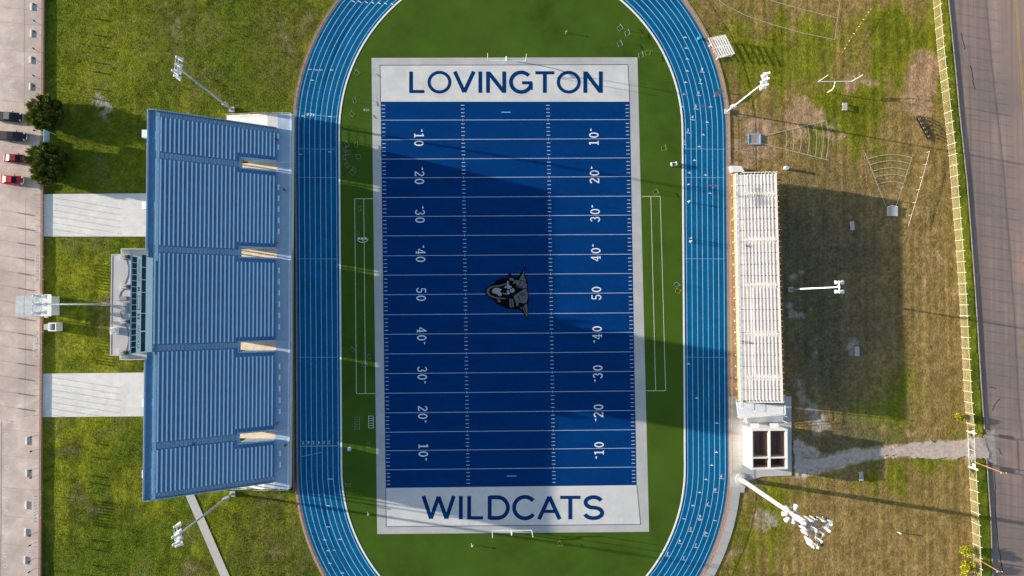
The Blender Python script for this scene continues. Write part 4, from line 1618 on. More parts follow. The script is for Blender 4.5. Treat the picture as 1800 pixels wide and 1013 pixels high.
def light_pole(base_px, z_top, label, lamps, arm_len, arm_dir, face, r0=.28, mm='galv', ballast=True):
    b = at(*base_px)
    o = thing('floodlight_pole', label, 'floodlight', (b.x, b.y, 0), group='floodlight poles around the field')
    t = MB()
    t.tube([(b.x, b.y, -.3), (b.x, b.y, z_top * .5), (b.x, b.y, z_top)], r0, 12, r2=r0 * .5)
    t.build('pole', M[mm], o, smooth=True)
    t = MB()
    t.cbox((b.x, b.y, -.2), 1.1, 1.1, .5)
    t.build('footing', M['concrete'], o)
    if ballast:
        t = MB()
        t.cbox((b.x, b.y + .0, 3.2), .95, .6, 1.5)
        t.build('ballast_cabinet', M[mm], o)
    ad = Vector(arm_dir).normalized()
    fd = Vector(face).normalized()
    rows = sorted(set(round(l[1], 2) for l in lamps))
    t = MB()
    for z in rows:
        c = Vector((b.x, b.y, z_top + z))
        half = max(abs(l[0]) for l in lamps if round(l[1], 2) == z) + .3
        t.tube([c - ad * half, c + ad * half], .08, 6)
        t.tube([c + ad * half * .5 - Vector((0, 0, .02)), Vector((b.x, b.y, z_top + z - .9))], .04, 6)
    t.tube([(b.x, b.y, z_top - .1), (b.x, b.y, z_top + max(rows) + .2)], .12, 8)
    t.build('crossarm', M[mm], o)
    for (s, z, k) in lamps:
        c = Vector((b.x, b.y, z_top + z)) + ad * s + fd * (.30 * k)
        f = (fd * k + Vector((0, 0, -.62))).normalized()
        t = MB()
        t.tube([c - f * .35, c - f * .1, c + f * .15, c + f * .5], .18, 12, M['white_metal'], r2=.42)
        t.tube([c - f * .75 + Vector((0, 0, .05)), c - f * .36], .20, 8, M['white_metal'])
        lamp = t.build('lamp_head', None, o, smooth=False)
        t = MB()
        t.tube([c + f * .502, c + f * .54], .39, 12)
        t.build('lens', M['lamp_lens'], lamp)
    return o


four = [(-1.5, 0, 1), (-.5, 0, 1), (.5, 0, 1), (1.5, 0, 1)]
light_pole((408, 193), 26.5, 'floodlight pole leaning over the lawn at the upper end of the blue grandstand', [(-1.7, 0, 1), (-.6, 0, 1), (.5, 0, 1), (1.7, 0, 1), (-1.1, 1.0, 1)], 4, (.1, 1, 0), (1, -.4, 0))
light_pole((409, 868), 26.5, 'floodlight pole beside the narrow concrete path at the lower end of the blue grandstand', [(-1.7, 0, 1), (-.6, 0, 1), (.5, 0, 1), (1.7, 0, 1), (-1.1, 1.0, 1), (.2, 1.0, 1)], 4, (-.1, 1, 0), (1, .4, 0))
light_pole((203, 535), 24.5, 'tall floodlight pole behind the press box, its lamps above the parking lot edge', [(-1.4, 0, 1), (0, 0, 1), (1.4, 0, 1), (-1.5, 1.6, 1), (0, 1.6, 1), (1.5, 1.6, 1)], 4, (0, 1, 0), (1, 0, 0))
light_pole((1389, 509), 21.0, 'floodlight pole with four lamp heads standing behind the white grandstand', [(-.9, 0, 1), (.9, 0, 1), (-.9, .2, -1), (.9, .2, -1)], 3, (0, 1, 0), (-1, 0, 0), r0=.22, mm='white_metal', ballast=False)
light_pole((1278, 196.5), 20.5, 'white floodlight pole by the upper right bend of the track', [(-1.2, 0, 1), (0, 0, 1), (1.2, 0, 1), (-1.0, 1.0, 1), (.2, 1.0, 1), (1.3, 1.0, 1)], 3, (.15, 1, 0), (-1, -.2, 0), r0=.19, mm='white_metal')

# tall pole with mobile phone antennas
b = at(1303, 843)
tw = thing('antenna_tower', 'thick white mast with phone antennas and floodlights beside the restroom building', 'antenna mast', (b.x, b.y, 0))
t = MB()
t.tube([(b.x, b.y, -.3), (b.x, b.y, 17), (b.x, b.y, 34.4)], .52, 16, r2=.30)
t.build('mast', M['white_metal'], tw, smooth=True)
t = MB()
t.tube([(b.x, b.y, -.2), (b.x, b.y, .28)], 1.35, 20)
t.tube([(b.x, b.y, .28), (b.x, b.y, .40)], .95, 20)
t.build('footing', M['concrete'], tw)
t = MB()
zr = 24.4
for k in range(4):
    a = k * PI / 2 + .5
    t.tube([(b.x, b.y, zr), (b.x + 1.0 * math.cos(a), b.y + 1.0 * math.sin(a), zr)], .07, 6)
pts = [(b.x + 1.1 * math.cos(2 * PI * k / 16), b.y + 1.1 * math.sin(2 * PI * k / 16), zr) for k in range(17)]
t.tube(pts, .06, 6)
t.build('lamp_ring', M['white_metal'], tw)
for a in (2.3, 3.2, 4.1, 5.0, .9):
    t = MB()
    c = Vector((b.x + 1.35 * math.cos(a), b.y + 1.35 * math.sin(a), zr + .2))
    f = Vector((math.cos(a), math.sin(a), -.6)).normalized()
    t.tube([c - f * .5, c - f * .1, c + f * .4], .22, 12, M['white_metal'], r2=.48)
    lp = t.build('lamp_head', None, tw)
    t = MB()
    t.tube([c + f * .402, c + f * .44], .44, 12)
    t.build('lens', M['lamp_lens'], lp)
zp = 32.6
t = MB()
hexp = [(b.x + 1.35 * math.cos(PI / 3 * k + .3), b.y + 1.35 * math.sin(PI / 3 * k + .3), zp) for k in range(6)]
t.hexa(hexp, [(p[0], p[1], p[2] + .08) for p in hexp])
t.build('service_platform', M['pink_pad'], tw)
t = MB()
tri = []
for k in range(3):
    a = 2 * PI / 3 * k + .45
    tri.append(Vector((b.x + 3.0 * math.cos(a), b.y + 3.0 * math.sin(a), zp + .3)))
for k in range(3):
    for z in (0, 1.2):
        t.tube([tri[k] + Vector((0, 0, z)), tri[(k + 1) % 3] + Vector((0, 0, z))], .055, 6)
    t.tube([Vector((b.x, b.y, zp + .3)), tri[k].lerp(tri[(k + 1) % 3], .5)], .07, 6)
    t.tube([Vector((b.x, b.y, zp + 1.5)), tri[k] + Vector((0, 0, 1.2))], .06, 6)
t.build('antenna_frame', M['grey_metal'], tw)
for k in range(3):
    n_out = ((tri[k] + tri[(k + 1) % 3]) / 2 - Vector((b.x, b.y, zp + .3)))
    n_out.z = 0
    n_out.normalize()
    for j in range(5):
        c = tri[k].lerp(tri[(k + 1) % 3], .06 + .22 * j) + n_out * .22
        t = MB()
        t.cbox((c.x, c.y, zp - .7 + .25 * (j % 2)), .22, .46, 2.7 - .3 * (j % 3), math.atan2(n_out.y, n_out.x))
        t.build('panel_antenna', M['white_metal'], tw)
for k in range(9):
    a = 2 * PI / 9 * k + 1.4 + .25 * (k % 2)
    t = MB()
    q = 1.7 + .55 * (k % 3)
    t.cbox((b.x + q * math.cos(a), b.y + q * math.sin(a), zp + .25 + .3 * (k % 2)), .4, .5, .8, a)
    t.build('radio_unit', M['galv' if k % 3 == 1 else 'frame_dark'], tw)

# ------------------------------------------------------------------ fences
def wire_mesh(mbx, pts, z0, z1, pitch, r):
    """Diagonal chain-link wires, both ways, between the heights z0 and z1 along pts."""
    hgt = z1 - z0
    st = polyline_at(pts, pitch)
    k = max(int(round(hgt / pitch)), 1)
    for i in range(len(st) - k):
        a, b_ = st[i], st[i + k]
        for p, q in ((a, b_), (b_, a)):
            P, Q = Vector((p.x, p.y, z0)), Vector((q.x, q.y, z1))
            d = (Q - P).normalized()
            up = Vector((0, 0, 1))
            x = d.cross(up).normalized() * r
            y = d.cross(x).normalized() * r
            base = [P + x, P - x * .5 + y * .87, P - x * .5 - y * .87]
            end = [v + (Q - P) for v in base]
            mbx.add(base + end, [(0, 1, 4, 3), (1, 2, 5, 4), (2, 0, 3, 5)])


def chain_fence(name, label, pts, h, post_step, m_post, m_wire, pitch=.16, r=.011, post_r=.045, rail_r=.035, midrail=False, group=None):
    c = pts[len(pts) // 2]
    o = thing(name, label, 'fence', (c.x, c.y, 0), group=group)
    for p in polyline_at(pts, post_step):
        t = MB()
        t.tube([(p.x, p.y, -.3), (p.x, p.y, h + (.6 if h > 2 else .04))], post_r, 6)
        t.build('post', m_post, o)
    t = MB()
    t.tube([(p.x, p.y, h) for p in pts], rail_r, 6)
    t.tube([(p.x, p.y, .08) for p in pts], rail_r * .6, 5)
    t.build('rail', m_post, o)
    t = MB()
    wire_mesh(t, pts, .06, h, pitch, r)
    t.build('wire_mesh', m_wire, o)
    return o


RF = [(1637, -40), (1640, 0), (1648, 95), (1659, 193), (1668, 275), (1674, 358), (1679, 418), (1686.5, 527), (1695, 699), (1700.5, 757)]
chain_fence('chain_link_fence', 'tall chain link fence with white posts along the road above the dirt path', [at(*p) for p in RF], 2.3, 2.42, M['fence_white'], M['chain'], pitch=.08, r=.0042, post_r=.042, rail_r=.026)
RF2 = [(1703, 822), (1706, 880), (1710.5, 960), (1714, 1060)]
chain_fence('chain_link_fence', 'chain link fence with white posts along the road below the dirt path', [at(*p) for p in RF2], 2.3, 2.42, M['fence_white'], M['chain'], pitch=.08, r=.0042, post_r=.042, rail_r=.026)
g = thing('fence_gate', 'double chain link gate across the dirt path by the road', 'gate', at(1702, 790))
p0, p1 = at(1700.5, 760), at(1703, 818)
for a, b2 in ((0, .49), (.51, 1)):
    t = MB()
    A, B = p0.lerp(p1, a), p0.lerp(p1, b2)
    t.tube([(A.x, A.y, .12), (A.x, A.y, 2.1), (B.x, B.y, 2.1), (B.x, B.y, .12), (A.x, A.y, .12)], .04, 6)
    leaf = t.build('gate_leaf', M['fence_white'], g)
    t = MB()
    wire_mesh(t, [A, B], .14, 2.08, .2, .010)
    t.build('wire_mesh', M['galv'], leaf)
for q in (p0, p1):
    t = MB()
    d = (p1 - p0).normalized() * (-.25 if q is p0 else .25)
    t.tube([(q.x + d.x, q.y + d.y, -.3), (q.x + d.x, q.y + d.y, 2.9)], .11, 8)
    t.build('gate_post', M['fence_white'], g)

# fences round the track
tf = []
for k in range(50):
    a = R(275 + 85 * k / 49)
    tf.append(at(898 + 382.5 * math.cos(a), 232 + 382.5 * math.sin(a)))
tf = [p for p in tf if p.x > at(1150, 0).x] + [at(1281, 290)]
chain_fence('track_fence', 'low brown fence round the upper right bend of the track', tf, 1.1, 2.5, M['rust'], M['chain_grey'], pitch=.2, r=.008)
chain_fence('track_fence', 'low brown fence between the track and the white grandstand', [at(1282.3, 296), at(1284, 600), at(1284.5, 838)], 1.1, 2.5, M['rust'], M['chain_grey'], pitch=.2, r=.008)
tf = [at(902 + 382.5 * math.cos(R(5 + 50 * k / 20)), 823 + 382.5 * math.sin(R(5 + 50 * k / 20))) for k in range(21)]
chain_fence('track_fence', 'low brown fence beside the curved walkway at the lower right bend', tf, 1.1, 2.5, M['rust'], M['chain_grey'], pitch=.2, r=.008)
tf = [at(898 + 382.5 * math.cos(R(a)), 232 + 382.5 * math.sin(R(a))) for a in range(186, 236, 3)]
chain_fence('track_fence', 'low brown fence round the upper left bend of the track', tf, 1.1, 2.5, M['rust'], M['chain_grey'], pitch=.2, r=.008)
tf = [at(902 + 382.5 * math.cos(R(a)), 823 + 382.5 * math.sin(R(a))) for a in range(126, 178, 3)]
chain_fence('track_fence', 'low brown fence round the lower left bend of the track', tf, 1.1, 2.5, M['rust'], M['chain_grey'], pitch=.2, r=.008)
chain_fence('track_fence', 'dark fence in the narrow gap between the blue grandstand and the track', [at(515.5, 205), at(516.5, 530), at(518, 862)], 1.1, 2.5, M['chain_grey'], M['chain_grey'], pitch=.2, r=.008)

# ------------------------------------------------------------------ goal posts
def goal_post(base_px, label, face, mm='white_metal', wdt=5.64, rot=0.0, up=4.4):
    """Football goal: gooseneck, crossbar at 3.05 m and two uprights; face = which way the neck reaches."""
    b = at(*base_px)
    o = thing('goal_post', label, 'goal post', (b.x, b.y, 0), group='football goal posts')
    fd = Vector((math.sin(rot) * -face, math.cos(rot) * face, 0))
    sd = Vector((math.cos(rot), math.sin(rot), 0))
    t = MB()
    pts = [b + Vector((0, 0, -.2)), b + Vector((0, 0, 1.6))]
    for k in range(1, 7):
        a = PI / 2 * k / 6
        pts.append(b + fd * (1.4 * (1 - math.cos(a))) + Vector((0, 0, 1.6 + 1.4 * math.sin(a))))
    t.tube(pts, .11, 8)
    t.build('neck', M[mm], o)
    c = b + fd * 1.4 + Vector((0, 0, 3.05))
    t = MB()
    t.tube([c - sd * wdt / 2, c + sd * wdt / 2], .085, 8)
    t.build('crossbar', M[mm], o)
    for k in (-1, 1):
        t = MB()
        q = c + sd * (k * wdt / 2)
        t.tube([q, q + Vector((0, 0, up))], .06, 8)
        t.build('upright', M[mm], o)
    return o


goal_post((889.5, 105), 'white goal post at the upper end zone above the field', -1, wdt=8.2)
goal_post((899, 936), 'white goal post at the lower end zone below the field', 1, wdt=8.4)
goal_post((1456, 162), 'white practice goal post with curved neck on the dry grass at the upper right', 1, wdt=7.6, rot=.02)

# ------------------------------------------------------------------ trees and shrubs
def foliage(mbx, n, fn, size, long_, rnd, sp=.5):
    for _ in range(n):
        p, nrm = fn()
        d = (nrm + Vector((rnd.uniform(-sp, sp), rnd.uniform(-sp, sp), rnd.uniform(-.6 * sp, 1.2 * sp)))).normalized()
        s = d.cross(Vector((rnd.uniform(-1, 1), rnd.uniform(-1, 1), rnd.uniform(-1, 1)))).normalized()
        L_ = long_ * rnd.uniform(.6, 1.3)
        w_ = size * rnd.uniform(.6, 1.3)
        a = p - s * w_ * .5
        b_ = p + s * w_ * .5
        c = p + d * L_ * .55 + s * w_ * .45
        e = p + d * L_
        f = p + d * L_ * .55 - s * w_ * .45
        mbx.add([a, b_, c, e, f], [(0, 1, 2, 3, 4)])


def juniper(name, label, px, h, rad, seed, n=9000):
    rnd = random.Random(seed)
    b = at(*px)
    o = thing(name, label, 'tree', (b.x, b.y, 0), group='junipers by the parking lot')
    t = MB()
    t.tube([(b.x, b.y, -.2), (b.x + .1, b.y, h * .4), (b.x, b.y + .05, h * .85)], .22, 8, r2=.05)
    for k in range(14):
        a, z = rnd.uniform(0, 2 * PI), rnd.uniform(.3, h * .7)
        t.tube([(b.x, b.y, z), (b.x + math.cos(a) * rad * .6, b.y + math.sin(a) * rad * .6, z + rnd.uniform(.4, 1.2))], .06, 5, r2=.02)
    t.build('trunk', M['bark'], o)
    # upright plumes packed round the trunk, each a tuft of its own
    plumes = []
    for k in range(90):
        rr = rad * math.sqrt(rnd.random()) * .92
        a = rnd.uniform(0, 2 * PI)
        top = h * (1 - .55 * (rr / rad) ** 1.6) * rnd.uniform(.72, 1.14)
        plumes.append((rr * math.cos(a), rr * math.sin(a), top, rnd.uniform(.35, .65), a, rr / rad))
    t = MB()

    def fn():
        x, y, top, pr, a, q = plumes[int(rnd.random() * len(plumes))]
        tt = rnd.random() ** .75
        z = .25 + (top - .25) * tt
        r_ = pr * (1 - tt) ** .6 * (.5 + .5 * rnd.random()) + .05
        th = rnd.uniform(0, 2 * PI)
        lean = .45 * tt * q
        p = Vector((b.x + x * (1 + lean) + r_ * math.cos(th), b.y + y * (1 + lean) + r_ * math.sin(th), z))
        nn = Vector((math.cos(th) * .6 + x / rad * .6, math.sin(th) * .6 + y / rad * .6, .8))
        return p, nn.normalized()
    foliage(t, n, fn, .15, .80, rnd, .28)
    t.build('crown', M['juniper'], o)
    return o


juniper('juniper_tree', 'dark green juniper by the parking lot, above the pale blue sign board', (90, 204), 4.5, 2.85, 1, 14000)
juniper('juniper_tree', 'larger dark green juniper by the parking lot, below the pale blue sign board', (96, 290), 5.3, 3.5, 2, 18000)


def shrub(label, px, h, rad, seed):
    rnd = random.Random(seed)
    b = at(*px)
    o = thing('roadside_shrub', label, 'shrub', (b.x, b.y, 0), group='yellow green shrubs by the road fence')
    t = MB()
    for k in range(5):
        a = rnd.uniform(0, 2 * PI)
        t.tube([(b.x, b.y, -.1), (b.x + .5 * rad * math.cos(a), b.y + .5 * rad * math.sin(a), h * .7)], .05, 5, r2=.02)
    t.build('stem', M['bark'], o)
    lumps = [(rnd.uniform(-.55, .55) * rad, rnd.uniform(-.55, .55) * rad, rnd.uniform(.35, .8) * h, rnd.uniform(.35, .6) * rad) for _ in range(9)]
    t = MB()

    def fn():
        x, y, z, r_ = lumps[int(rnd.random() * 9)]
        v = Vector((rnd.gauss(0, 1), rnd.gauss(0, 1), rnd.gauss(0, 1))).normalized()
        return Vector((b.x + x, b.y + y, max(z, .2))) + v * r_ * rnd.uniform(.6, 1.05), v
    foliage(t, 1500, fn, .14, .26, rnd)
    t.build('crown', M['shrub'], o)


shrub('small yellow green shrub left of the road fence, above the dirt path', (1681, 732), 1.6, .75, 5)
shrub('yellow green shrub by the lower road fence, uppermost of the three', (1690, 966), 2.4, 1.35, 6)
shrub('yellow green shrub by the lower road fence, middle one of the three', (1694, 991), 2.6, 1.35, 7)
shrub('yellow green shrub by the lower road fence, cut by the photo edge', (1691, 1013), 2.3, 1.2, 8)

# ------------------------------------------------------------------ vehicles
def vehicle(name, label, cat, nose_px, zb, kind, paint, roofm):
    """Built nose towards +x with the nose at the origin, wheels on z = 0."""
    p = at(nose_px[0], nose_px[1], zb)
    o = thing(name, label, cat, (p.x, p.y, zb), rot=R(-2.5))
    L_, W = (5.7, 2.0) if kind == 'pickup' else (4.7, 1.84)

    def loft(st, mm, nm, par, mirror_w=None):
        t = MB()
        rings = []
        for x, wd, z0, z1, ch in st:
            rings.append([(x, -wd / 2, z0), (x, -wd / 2, lerp(z0, z1, .75)), (x, -wd / 2 + ch, z1), (x, wd / 2 - ch, z1), (x, wd / 2, lerp(z0, z1, .75)), (x, wd / 2, z0)])
        vs = [q for r_ in rings for q in r_]
        n = 6
        fs = [tuple(range(n)), tuple((len(rings) - 1) * n + k for k in range(n))[::-1]]
        for i in range(len(rings) - 1):
            for k in range(n):
                fs.append((i * n + k, (i + 1) * n + k, (i + 1) * n + (k + 1) % n, i * n + (k + 1) % n))
        t.add(vs, fs)
        me_o = t.build(nm, mm, None)
        me_o.parent = par
        return me_o
    hood = 1.05 if kind == 'pickup' else .92
    if kind == 'pickup':
        body = [(0.0, 1.5, .45, .92, .1), (-.18, 1.86, .35, 1.0, .12), (-1.5, W, .32, 1.10, .1), (-3.6, W, .32, 1.12, .08), (-3.62, W, .32, 1.12, .08), (-L_ + .05, W, .34, 1.12, .08), (-L_, W * .97, .5, 1.08, .08)]
        cab = [(-1.45, 1.72, 1.09, 1.12, .05), (-2.05, 1.62, 1.09, 1.72, .14), (-3.25, 1.62, 1.09, 1.76, .14), (-3.55, 1.68, 1.09, 1.15, .06)]
        roof = (-3.22, -2.05, 1.42, 1.765)
    else:
        body = [(0.0, 1.35, .40, .66, .1), (-.2, 1.70, .28, .78, .14), (-1.3, W, .25, .95, .14), (-3.8, W, .25, .98, .12), (-4.5, 1.74, .30, .98, .14), (-L_, 1.45, .42, .86, .14)]
        cab = [(-1.25, 1.58, .93, .97, .05), (-2.0, 1.42, .93, 1.38, .16), (-3.2, 1.42, .93, 1.42, .16), (-4.1, 1.52, .93, 1.0, .08)]
        roof = (-3.22, -1.98, 1.20, 1.425)
    bd = loft(body, M[paint], 'body', o)
    cb = loft(cab, M['glass'], 'windows', o)
    t = MB()
    t.box(roof[0], -roof[2] / 2, roof[3] - .02, roof[1], roof[2] / 2, roof[3] + .015)
    q = t.build('roof', M[roofm], None)
    q.parent = o
    if kind == 'pickup':
        t = MB()
        t.box(-5.6, -.82, 1.122, -3.68, .82, 1.13)
        q = t.build('cargo_bed', M['black'], None)
        q.parent = o
    for x in (-.95, -L_ + 1.05):
        for s in (-1, 1):
            t = MB()
            t.tube([(x, s * (W / 2 - .22), .34), (x, s * (W / 2 + .01), .34)], .34, 14)
            wh = t.build('wheel', M['tyre'], None)
            wh.parent = o
            t = MB()
            t.tube([(x, s * (W / 2 + .011), .34), (x, s * (W / 2 + .03), .34)], .2, 12)
            rim = t.build('rim', M['chrome'], None)
            rim.parent = wh
    t = MB()
    bw = 1.9 if kind == 'pickup' else 1.66
    pts = [(-.45, -bw / 2, .62), (-.12, -bw / 2 + .12, .62), (.06, -.5, .62), (.08, 0, .62), (.06, .5, .62), (-.12, bw / 2 - .12, .62), (-.45, bw / 2, .62)]
    t.tube(pts, .11, 6)
    q = t.build('front_bumper', M['chrome'], None)
    q.parent = o
    for s in (-1, 1):
        t = MB()
        zt = .98 if kind == 'pickup' else .76
        t.cbox((-.24, s * .68, zt - .06), .30, .34, .12, -s * .25)
        q = t.build('headlight', M['head_light'], None)
        q.parent = o
        t = MB()
        xm_ = -1.75 if kind == 'pickup' else -1.6
        t.cbox((xm_, s * (W / 2 + .1), hood - .02), .16, .24, .17)
        q = t.build('wing_mirror', M[paint], None)
        q.parent = o
    return o


vehicle('pickup_truck', 'black pickup with a dusty grey cab roof, uppermost of the parked vehicles', 'pickup truck', (43, 208.5), LOT_Z, 'pickup', 'car_black', 'car_grey')
vehicle('pickup_truck', 'black pickup with chrome front bumper, parked between the other pickup and the maroon car', 'pickup truck', (49.5, 242.5), LOT_Z, 'pickup', 'car_black', 'car_black')
vehicle('parked_car', 'dark red car parked in the lot just below the black pickups', 'car', (51, 281), LOT_Z, 'car', 'car_maroon', 'car_maroon')
vehicle('parked_car', 'bright red car parked lowest of the four in the lot', 'car', (44.5, 318.5), LOT_Z, 'car', 'car_red', 'car_red')
pv = vehicle('parked_car', 'faded pink car at the right edge of the road', 'car', (1806, 455), ROAD_Z, 'car', 'car_pink', 'car_pink')
pv.rotation_euler = (0, 0, R(92))

# ------------------------------------------------------------------ parking lot furniture
ws0 = None
for (u, v) in ((56, 12.5), (55.5, 59), (54.5, 105.5), (53.5, 152.5), (47.5, 775), (47.5, 832), (46.5, 888), (45.5, 936), (44.5, 985)):
    p = at(u - .5, v, LOT_Z)
    if ws0 is None:
        ws0 = MB().hexa([(p.x - .17, p.y - .82, LOT_Z + .005), (p.x + .17, p.y - .82, LOT_Z + .005), (p.x + .17, p.y + .82, LOT_Z + .005), (p.x - .17, p.y + .82, LOT_Z + .005)],
                        [(p.x - .12, p.y - .78, LOT_Z + .2), (p.x + .12, p.y - .78, LOT_Z + .2), (p.x + .12, p.y + .78, LOT_Z + .2), (p.x - .12, p.y + .78, LOT_Z + .2)]).build('wheel_stop', M['white_paint'], None, loc=(p.x, p.y, LOT_Z))
        tag(ws0, 'white concrete wheel stop on the parking lot near its brick edge', 'wheel stop', 'wheel stops in the parking lot')
    else:
        dup(ws0, loc=(p.x, p.y, LOT_Z))

sg0 = None
sign_spots = [(71, 15), (71, 44), (71, 63), (70, 92), (70, 109), (70, 139), (70, 157), (71, 234), (65.5, 765), (65.5, 790), (65, 823), (65, 836), (63.5, 936), (63.5, 953), (62.5, 981), (62.5, 999)]
for (u, v) in sign_spots:
    p = at(u, v, LOT_Z)
    if sg0 is None:
        sg0 = thing('parking_sign', 'thin parking sign post at the edge of the parking lot', 'sign', p, group='parking sign posts along the lot edge')
        t = MB()
        t.tube([(p.x, p.y, LOT_Z - .1), (p.x, p.y, LOT_Z + 2.5)], .035, 6)
        t.build('post', M['frame_dark'], sg0)
        t = MB()
        t.cbox((p.x + .05, p.y, LOT_Z + 1.75), .02, .30, .72)
        t.build('sign_plate', M['frame_dark'], sg0)
    else:
        dup(sg0, loc=p)
for k in range(14):                       # the same signs on the row of stalls further left, seen here by their shadows
    p = at(-44, 362 + 26.5 * k, LOT_Z)
    dup(sg0, loc=p, label='parking sign post further left, only its thin shadow in view', group='parking sign posts beyond the left photo edge')
for rows, wl in (((345, 356, 367, 378, 389, 400, 411), 'thin post in the row across the upper plaza entrance'), ((661, 672, 683, 694, 705, 716, 727), 'thin post in the row across the lower plaza entrance')):
    pp0 = None
    for v in rows:
        p = at(77 if v < 500 else 75, v, 0)
        if pp0 is None:
            pp0 = thing('entrance_post', wl, 'post', p, group='posts at the ' + ('upper' if v < 500 else 'lower') + ' plaza entrance')
            t = MB()
            t.tube([(p.x, p.y, -.1), (p.x, p.y, 3.1)], .045, 6)
            t.build('post', M['galv'], pp0)
            t = MB()
            t.tube([(p.x, p.y, 3.1), (p.x, p.y, 3.2)], .07, 6)
            t.build('cap', M['galv'], pp0)
        else:
            dup(pp0, loc=p)
# slatted racks on posts above the edge
rk0 = None
for (u, v, lab) in ((67.5, 471, 'slatted sign rack on the lot edge between the upper plaza and the ticket booth'), (65.5, 604, 'slatted sign rack on the lot edge just below the small white kiosk'), (63.5, 894, 'slatted sign rack on the lot edge among the lower wheel stops')):
    p = at(u, v, LOT_Z + 1.8)
    p.z = LOT_Z
    if rk0 is None:
        rk0 = thing('sign_rack', lab, 'sign rack', p, group='slatted sign racks along the lot edge')
        t = MB()
        for dy in (-2.4, 0, 2.4):
            t.tube([(p.x, p.y + dy, LOT_Z - .1), (p.x, p.y + dy, LOT_Z + 2.5)], .04, 6)
        t.build('post', M['white_paint'], rk0)
        t = MB()
        for z in (1.7, 2.5):
            for dx in (-.25, .25):
                t.tube([(p.x + dx, p.y - 2.7, LOT_Z + z), (p.x + dx, p.y + 2.7, LOT_Z + z)], .03, 6)
        t.build('frame', M['white_paint'], rk0)
        for k in range(9):
            t = MB()
            y = p.y - 2.6 + 5.2 * k / 8
            t.box(p.x - .02, y - .15, LOT_Z + 1.72, p.x + .02, y + .15, LOT_Z + 2.48)
            t.build('slat', M['lot_paint'], rk0)
    else:
        dup(rk0, loc=p, label=lab)

# sign board between the junipers
b0, b1 = at(100, 237), at(103, 257)
o = thing('sign_board', 'pale blue sign board on two posts between the two junipers', 'sign', (b0.x, (b0.y + b1.y) / 2, 0))
t = MB()
t.box(b0.x - .1, b1.y + .1, 2.5, b0.x + .02, b0.y - .1, 4.3)
t.build('board', M['sign_blue'], o)
for q in (b0, b1):
    t = MB()
    t.tube([(b0.x - .16, q.y, -.2), (b0.x - .16, q.y, 4.2)], .06, 6)
    t.build('post', M['white_metal'], o)

# ticket booth with awning
p0, p1 = at(72, 520, 2.9), at(90, 556, 2.9)
o = thing('ticket_booth', 'white ticket booth with a grey awning over the parking lot edge', 'booth', ((p0.x + p1.x) / 2, (p0.y + p1.y) / 2, 0))
t = MB()
t.box(p0.x + .15, p1.y + .15, -.1, p1.x - .15, p0.y - .15, 2.75)
t.build('wall', M['white_paint'], o)
t = MB()
t.box(p0.x, p1.y, 2.75, p1.x, p0.y, 2.92)
t.box(lerp(p0.x, p1.x, .45), p0.y + .002, 2.4, lerp(p0.x, p1.x, .85), p0.y + .3, 2.6)
t.box(lerp(p0.x, p1.x, .25), p1.y - .3, 2.4, lerp(p0.x, p1.x, .6), p1.y - .002, 2.6)
t.build('roof', M['white_paint'], o)
t = MB()
aw = at(27.5, 520, 2.7)
n = 6
for k in range(n):
    x0, x1 = lerp(aw.x, p0.x - .02, k / n), lerp(aw.x, p0.x - .02, (k + 1) / n) - .02
    t.box(x0, p1.y + .05, 2.62 + .015 * (k % 2), x1, p0.y - .05, 2.70 + .015 * (k % 2))
t.build('awning', M['galv'], o)
for y in (p1.y + .3, p0.y - .3):
    t = MB()
    t.tube([(aw.x + .2, y, LOT_Z - .1), (aw.x + .2, y, 2.62)], .06, 6)
    t.build('awning_post', M['grey_metal'], o)
t = MB()
for y in (lerp(p1.y, p0.y, .3), lerp(p1.y, p0.y, .7)):
    t.box(p0.x + .10, y - .5, 1.1, p0.x + .148, y + .5, 2.0)
t.build('window', M['glass'], o)

# small white kiosk
k0, k1 = at(84.5, 567.5, 2.2), at(98.5, 582.5, 2.2)
o = thing('gate_kiosk', 'small white open topped kiosk with a grey cabinet below the ticket booth', 'kiosk', ((k0.x + k1.x) / 2, (k0.y + k1.y) / 2, 0))
t = MB()
w = .22
t.box(k0.x, k1.y, 0, k1.x, k1.y + w, 2.2)
t.box(k0.x, k0.y - w, 0, k1.x, k0.y, 2.2)
t.box(k1.x - w, k1.y + w + .002, 0, k1.x, k0.y - w - .002, 2.2)
t.box(k0.x, k1.y + w + .002, 0, k0.x + w * 1.6, k0.y - w - .002, 2.2)
t.build('wall', M['white_paint'], o)
t = MB()
c0, c1 = at(77, 570, 1.9), at(84, 580, 1.9)
t.box(c0.x, c1.y, 0, k0.x - .003, c0.y, 1.9)
for k in range(5):
    y = lerp(c1.y + .1, c0.y - .1, k / 4)
    t.box(c0.x + .08, y - .03, 1.902, k0.x - .1, y + .03, 1.94)
t.build('cabinet', M['roof_grey'], o)
t = MB()
t.box(k0.x + w * 1.6 + .01, k1.y + w + .01, 0, k1.x - w - .01, k0.y - w - .01, .05)
t.build('floor', M['joint'], o)

# ------------------------------------------------------------------ small bleacher, upper right
o = thing('portable_bleacher', 'small white aluminium bleacher on the grass outside the upper right bend', 'bleacher', at(1268, 84))
zt0, zt1 = .45, 2.1
bA, bB = at(1244, 67, zt0), at(1262, 103, zt0)
cA, cB = at(1276, 61, zt1), at(1293, 95, zt1)


def bp_(s, d, z):
    a = Vector((bA.x, bA.y, 0)).lerp(Vector((bB.x, bB.y, 0)), s)
    b_ = Vector((cA.x, cA.y, 0)).lerp(Vector((cB.x, cB.y, 0)), s)
    q = a.lerp(b_, d)
    return Vector((q.x, q.y, z))


